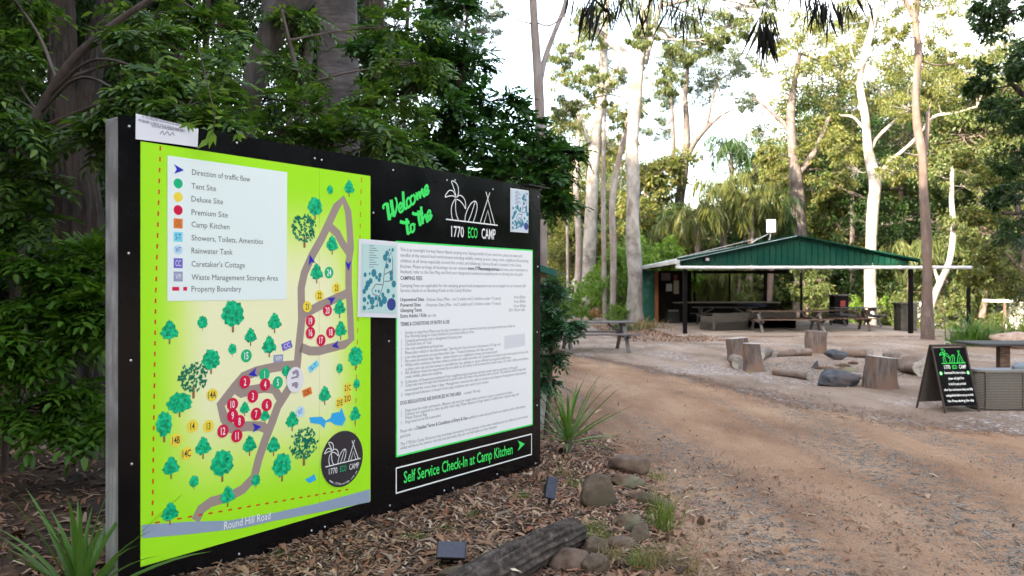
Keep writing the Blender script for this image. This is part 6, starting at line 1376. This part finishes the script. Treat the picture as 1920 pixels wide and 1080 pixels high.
px_tree('gum_tree', 'grey leafed gum crown showing above the dense tree against the sky', 30, [(840, 600, 20), (842, 300, 16), (850, 150, 10), (860, 50, 6)], [], [(870, 40, 46), (905, 60, 34), (850, -10, 50), (930, 20, 24), (890, 100, 26), (820, 40, 50)], M_gumg, L_blue, 160, n_clump=16, n_leaf=60, size=.13, aspect=.25, droop=.7, clr=.27)
# ---- dark gum twigs hanging into the picture at the top
g = np.random.default_rng(77)
og = thing('overhanging_branch', 'dark silhouetted gum branch hanging long narrow leaves into the top of the picture', 'branch', (3.4, 1.0, 0))
nb = NB(); nb.tube(catmull([(4.3, .2, 0), (4.2, .3, 1.8), (3.8, .9, 3.2), (3.1, 2.2, 3.75), (2.2, 3.2, 3.6), (1.2, 3.9, 3.35), (.6, 4.1, 3.3)], 8), np.linspace(.10, .008, 49), 10, rough=.08); nb.tube(catmull([(3.3, 1.9, 3.7), (3.0, 3.0, 3.5), (2.4, 3.9, 3.32), (1.6, 4.1, 3.2)], 6), np.linspace(.02, .004, 19), 6)
PP, DD, LL = [], [], []
def hang(px, py, n, spread, ln, Y=4.0):
    top = W(px, py, Y)
    for i in range(int(n * .8)):
        a = np.array(top) + np.array([g.normal(0, spread), g.normal(0, spread), g.uniform(-.06, .02)])
        PP.append(a); DD.append(np.array([g.normal(0, .28) + (a[0] - top[0]) * 2, g.normal(0, .28), -1])); LL.append(ln * g.uniform(.6, 1.2))
for (px, py, n, s, l_) in [(1118, -12, 34, .05, .19), (1135, -8, 26, .05, .20), (1190, -25, 22, .08, .17), (1240, -22, 26, .06, .18), (1105, -5, 16, .04, .16), (1160, -28, 20, .06, .16), (1285, 20, 22, .035, .13), (1270, 5, 14, .03, .12), (1320, -22, 14, .05, .12),
                           (1435, 28, 34, .028, .20), (1432, 40, 18, .022, .22), (1382, -30, 12, .04, .13), (1400, -35, 10, .04, .13), (1520, -12, 26, .05, .15), (1550, -5, 34, .05, .17), (1580, 0, 30, .05, .15), (1600, -10, 16, .04, .13), (1540, -15, 20, .06, .18), (1660, -30, 14, .05, .12), (1450, -40, 12, .05, .1), (1720, -45, 16, .07, .14), (1490, -30, 16, .06, .15)]:
    hang(px, py, n, s, l_)
    top = W(px, py, 4.0); s0 = np.array([np.clip(top.x, .7, 2.4) + .15, 3.7, 3.42]); nb.tube(limb_pts(s0, np.array(top), g, -.2, 4), np.linspace(.005, .0022, 9), 4)
nb.build('branch', M_barkd, og, True)
P = np.array(PP); D, S, N_ = frame_from(np.array(DD), g); L_ = np.array(LL); D2 = D + np.array([0, 0, -.25]); 
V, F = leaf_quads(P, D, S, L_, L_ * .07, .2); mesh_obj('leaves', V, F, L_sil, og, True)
# ---- strap leafed plants
def strap_leaf(a0, el, L_, w, g, bend=.9, seg=7, vee=.25):
    """one arching strap leaf from the origin"""
    V = []; p = np.zeros(3); e = el; h = np.array([math.cos(a0), math.sin(a0), 0]); s = np.array([-h[1], h[0], 0]); tw = g.normal(0, .12)
    for i in range(seg + 1):
        t = i / seg; ww = w * (.55 + .9 * t) if t < .35 else w * (1.0 - ((t - .35) / .65) ** 1.7) * .87 + .0005
        up = np.array([0, 0, 1.0]) * math.cos(e) - h * math.sin(e); ss = s * math.cos(tw * t) + up * math.sin(tw * t)
        V += [p + ss * ww / 2 + up * ww * vee, p.copy(), p - ss * ww / 2 + up * ww * vee]
        e -= bend / seg * (t + .3); p = p + (h * math.cos(e) + np.array([0, 0, 1.0]) * math.sin(e)) * L_ / seg
    F = []
    for i in range(seg): F += [(3 * i, 3 * i + 1, 3 * i + 4, 3 * i + 3), (3 * i + 1, 3 * i + 2, 3 * i + 5, 3 * i + 4)]
    return np.array(V), np.array(F)
def rosette(name, label, loc, n, L_, w, mat, seed, el=(.25, 1.45), bend=(.4, 1.2), parts=True, cat='plant', group=None, h0=0.0, stem=None, kind=None):
    g = np.random.default_rng(seed); root = thing(name, label, cat, loc, 0, group) if parts or not kind else None; acc = NB()
    for i in range(n):
        a0 = i * 2.399 + g.uniform(-.3, .3); t = i / max(1, n - 1); e = el[0] + (el[1] - el[0]) * t ** .8 + g.normal(0, .08)
        V, F = strap_leaf(a0, e, L_ * g.uniform(.75, 1.1) * (1 - .25 * abs(t - .5)), w * g.uniform(.8, 1.1), g, g.uniform(*bend)); V[:, 2] += h0 + .02 * t
        if parts: mesh_obj('leaf', V, F, mat, root, False, True)
        else: acc.add(V, F)
    if not parts: o = acc.build('leaves', mat, root)
    if stem: MB().tube([(0, 0, -.02), (0, 0, h0 + .05)], [stem, stem * .9], 8).build('stem', M_barkb, root)
    return root
M_strap = leafmat('strap_leaf', [(.05, .13, .018), (.07, .17, .025), (.10, .20, .04), (.12, .19, .05)], .25, .35)
M_strapd = leafmat('dark_strap_leaf', [(.015, .045, .014), (.03, .075, .02), (.045, .09, .03)], .2, .4)
M_grassg = leafmat('green_grass', [(.07, .13, .02), (.13, .20, .03), (.20, .22, .06)], .35, .5); M_dryg = leafmat('dry_grass', [(.20, .16, .08), (.30, .24, .12), (.14, .13, .05), (.36, .28, .17)], .3, .7)
p = G(1066, 862); rosette('dracaena_plant', 'spiky green yucca like plant at the right end of the sign', (p.x, p.y, .03), 32, .76, .036, M_strap, 401, (.0, 1.45), (.2, .7), h0=.12, stem=.03)
p = G(150, 1165); rosette('dracaena_plant', 'large strap leafed plant in the bottom left corner in front of the sign post', (p.x, p.y, .0), 34, .68, .042, M_strap, 402, (.12, 1.5), (.3, .9), h0=.06, stem=.03)
for i, (px, py, n, L_, m, lab) in enumerate([(95, 830, 26, .6, M_strapd, 'dark strappy plant under the green shrub at the left'), (160, 825, 22, .5, M_strapd, 'dark strappy plant between the shrub and the sign post'), (30, 800, 24, .7, M_strapd, 'dark strappy plant at the left edge under the shrub'), (60, 690, 24, 1.1, M_strapd, 'tall dark strap leafed plant in the shade at the far left')]):
    p = G(px, max(py, 770)); rosette('strap_plant', lab, (p.x, p.y, .0), n, L_, .03, m, 410 + i, (.4, 1.3), (.8, 1.8), parts=False)
def tuft(name, label, px, py, n, L_, w, mat, seed, el=(.7, 1.5), bend=(.3, 1.2), cat='grass tuft', r=.05, group=None, Y=None):
    p = G(px, py) if Y is None else Vector(((px - 960) * Y / FPX, Y, 0)); g = np.random.default_rng(seed); acc = NB()
    for i in range(n):
        V, F = strap_leaf(g.uniform(0, 6.28), g.uniform(*el), L_ * g.uniform(.4, 1.15), w, g, g.uniform(*bend), 5, .1); V[:, :2] += g.normal(0, r, 2); acc.add(V, F)
    o = acc.build(name, mat, None); z = max(0, float(bed_z(p.x, p.y))); o.location = (p.x, p.y, z); return tag(o, label, cat, group)
tuft('grass_tuft', 'tall thin bright green grass tuft at the bed edge beside the road', 1243, 1000, 130, .30, .004, M_grassg, 501, (.9, 1.55), (.1, .7), r=.045)
tuft('grass_tuft', 'sprawling dry grass below the tall green tuft', 1250, 1062, 170, .22, .004, M_dryg, 502, (.2, 1.1), r=.10)
tuft('grass_tuft', 'short bright green tuft at the end of the charred log', 1118, 1030, 120, .11, .004, M_grassg, 503, (.5, 1.5), r=.06)
for i, (px, py, n, L_, m, lab) in enumerate([(780, 1030, 60, .07, M_grassg, 'small green tuft in the mulch left of the lying solar light'), (833, 1008, 40, .07, M_grassg, 'tiny green tuft above the lying solar light'), (982, 951, 70, .08, M_grassg, 'low green tuft in the mulch left of the upright solar light'), (1080, 925, 60, .08, M_grassg, 'green weed between the sign and the upright rounded stone'), (886, 985, 40, .07, M_grassg, 'tiny weed in the mulch near the lettering end of the sign'),
        (1195, 1078, 90, .14, M_grassg, 'spreading green grass at the bottom edge of the picture'), (1235, 905, 60, .13, M_grassg, 'fine green weed beside the long reddish stone'), (1215, 1075, 120, .16, M_dryg, 'dry grass at the bottom edge beside the road'), (1150, 1070, 90, .14, M_dryg, 'dry grass between the stones at the bottom'), (1300, 1085, 60, .12, M_dryg, 'last dry tuft out on the road edge at the bottom'), (1060, 905, 60, .14, M_dryg, 'dry blades under the yucca like plant'),
        (1380, 690, 90, .16, M_grassg, 'pale grass at the foot of the far left stump'), (1405, 700, 60, .10, M_dryg, 'dry grass round the narrow stump'), (520, 1060, 40, .06, M_grassg, 'tiny weed at the foot of the sign'), (1110, 1010, 60, .09, M_grassg, 'green grass between the upright stone and the charred log')]):
    tuft('grass_tuft', lab, px, py, n, L_, .0035, m, 510 + i, r=.04)
for i, (px, py, n, L_, m, lab, r) in enumerate([(1820, 648, 420, 1.05, M_strap, 'big arching green grass clump at the foot of the pipe post', .22), (1800, 646, 160, .6, M_strap, 'smaller arching green clump left of the big grass clump', .15), (1880, 640, 160, 1.1, M_grassg, 'yellowish strappy clump right of the big grass clump', .25), (1915, 645, 160, 1.2, M_grassg, 'yellow green strappy clump at the far right edge', .25),
        (1205, 617, 200, .7, M_dryg, 'brown and green strappy clump at the foot of the forked white gum', .35), (1170, 622, 140, .5, M_strapd, 'dark clump left of the forked white gum', .35), (1145, 600, 120, .9, M_strap, 'green clump between the slender trunks', .3), (1125, 595, 140, .8, leafmat('red_cordyline', [(.25, .06, .04), (.35, .12, .07), (.16, .07, .04)], .3, .5), 'reddish leafed clump under the pale white gum', .35)]):
    tuft('grass_clump', lab, px, py, n, L_, .03, m, 530 + i, (.7, 1.5), (.8, 2.0), 'plant', r)
for i, (px, Y, s, lab) in enumerate([(1028, 33, .9, 'rounded green shrub behind the dark glossy shrub'), (1062, 36, .8, 'green shrub left of the reddish clump'), (1160, 34, .55, 'fern like shrub among the slender trunks'), (1090, 40, .6, 'low shrub in front of the ring emblem caravan')]):
    k = P_sh[1]; o = copy_tree(k); place(o, True, (px - 960) * Y / FPX, Y, s, i * 1.3, lab, 'shrubs between the slender trunks')
# leaf litter under the gums left of the kitchen
V, F = strips(np.stack([rng.uniform(3.3, 6.4, 3500), rng.uniform(24.5, 35, 3500), np.full(3500, .02)], 1), rng.uniform(0, 6.28, 3500), rng.normal(0, .4, 3500), rng.uniform(.06, .2, 3500), rng.uniform(.02, .04, 3500), rng.uniform(.05, .3, 3500))
tag(mesh_obj('leaf_litter', V, F, M_litter), kind='stuff')
# ---- palms behind the kitchen
def palm(name, label, x, y, h, seed, nf=22, fl=2.8, drop=1.0, leaflen=.75, group=None, leaf=L_palm):
    g = np.random.default_rng(seed); root = thing(name, label, 'palm', (x, y, 0), 0, group); nb = NB()
    t = np.linspace(0, 1, 9); nb.tube(np.stack([x + .25 * np.sin(t * 2), y + 0 * t, t * h], 1), .14 + .05 * (1 - t), 12, rough=.04); nb.build('trunk', M_barkb, root, True)
    for i in range(nf):
        fb = NB(); LP, LD, LS = [], [], []; a = i * 2.399; e = g.uniform(-.2, 1.25); hd = np.array([math.cos(a), math.sin(a), 0]); p = np.array([x + .25 * math.sin(2), y, h]); pts = [p.copy()]; seg = 10; L_ = fl * g.uniform(.8, 1.15)
        for k in range(seg):
            e -= .26 * drop * (.4 + k / seg); p = p + (hd * math.cos(e) + np.array([0, 0, math.sin(e)])) * L_ / seg; pts.append(p.copy())
        pts = np.array(pts); fb.tube(pts, np.linspace(.03, .006, len(pts)), 4)
        s = np.array([-hd[1], hd[0], 0])
        for k in np.linspace(.8, len(pts) - 1.01, 30):
            j = int(k); q = pts[j] + (pts[j + 1] - pts[j]) * (k - j); d = pts[j + 1] - pts[j]; d /= np.linalg.norm(d)
            for sd_ in (-1, 1):
                LP.append(q); LD.append(s * sd_ * .6 + d * .35 + np.array([0, 0, -1.0]) * drop + g.normal(0, .12, 3)); LS.append(leaflen * g.uniform(.7, 1.15) * math.sin(max(.25, (1 - k / len(pts))) * 2.2 + .4))
        P = np.array(LP); D, S, N_ = frame_from(np.array(LD), g); L_ = np.abs(np.array(LS)) + .15
        V, F = leaf_quads(P, D, S, L_, np.full(len(L_), .055), .1); fb.add(V, F); fb.build('frond', leaf, root, True, False)
    return root
for i, (px, Y, py, fl, lab, m) in enumerate([(1300, 45, 400, 2.4, 'drooping palm behind the left slope of the kitchen roof', L_palm), (1350, 47, 350, 2.6, 'taller drooping palm between the roof palms', L_palm), (1400, 46, 370, 2.6, 'weeping palm left of the antenna', L_palm), (1440, 48, 390, 2.2, 'dark weeping palm behind the antenna', L_dark), (1365, 58, 275, 2.6, 'tall dark crowned palm against the sky', L_dark), (1325, 43, 510, 1.8, 'short sunlit palm seen under the kitchen roof', L_warm), (1262, 48, 430, 2.2, 'palm beside the dark store room', L_palm), (1375, 46, 555, 1.5, 'low sunlit palm seen under the kitchen roof, right of the short one', L_palm), (1700, 46, 470, 2.2, 'arching palm behind the right end of the roof', L_mid), (1840, 44, 500, 2.0, 'arching palm behind the pipe post', L_mid)]):
    h = EYE - (py - 540) * Y / FPX; palm('palm_tree', lab, (px - 960) * Y / FPX, Y, h, 600 + i, 24, fl, 1.15, .85, 'palms behind the kitchen', m)
# fan palm entering from the right edge
g = np.random.default_rng(88); fp = thing('fan_palm', 'dark fan palm reaching in from the right edge of the picture', 'palm', (8.75, 13.2, 0))
MB().tube([(8.75, 13.2, 0), (8.7, 13.2, 1.2), (8.75, 13.2, 2.2)], [.13, .11, .1], 12).build('trunk', M_barkd, fp, True)
for i, (px, py, Y, tilt) in enumerate([(1925, 440, 12.6, .1), (1935, 350, 13.2, -.3), (1960, 520, 12.4, .5), (1990, 420, 13.4, .2)]):
    c = W(px, py, Y); acc = NB(); pts = catmull([(8.75, 13.2, 2.15), ((8.75 + c.x) / 2, (13.2 + c.y) / 2, c.z + .1), tuple(c)], 4); acc.tube(pts, np.linspace(.016, .01, len(pts)), 5); acc.build('stalk', M_barkb, fp, True)
    acc = NB()
    for k in range(30):
        a = math.pi + (k - 14.5) / 15 * 2.2 + g.normal(0, .03) - tilt; d = np.array([math.cos(a), g.normal(0, .1) - .2, math.sin(a)]); d /= np.linalg.norm(d)
        V, F = strap_leaf(0, 0, .82 * g.uniform(.8, 1.1), .026, g, .25, 6, .2); z = np.array([0, 1.0, 0]); yv = np.cross(z, d); yv /= np.linalg.norm(yv); zv = np.cross(d, yv)
        V = V[:, :1] * d + V[:, 1:2] * zv + V[:, 2:3] * np.array([0, 0, 1.0]) + np.array(c); acc.add(V, F)
    acc.build('fan_leaf', L_dark, fp, True)
for pr in P_bw + P_big + P_gw + P_gd + P_sh:      # a source that was never placed goes out of the scene
    if pr.name not in used:
        for ch in list(pr.children): bpy.data.objects.remove(ch)
        bpy.data.objects.remove(pr)
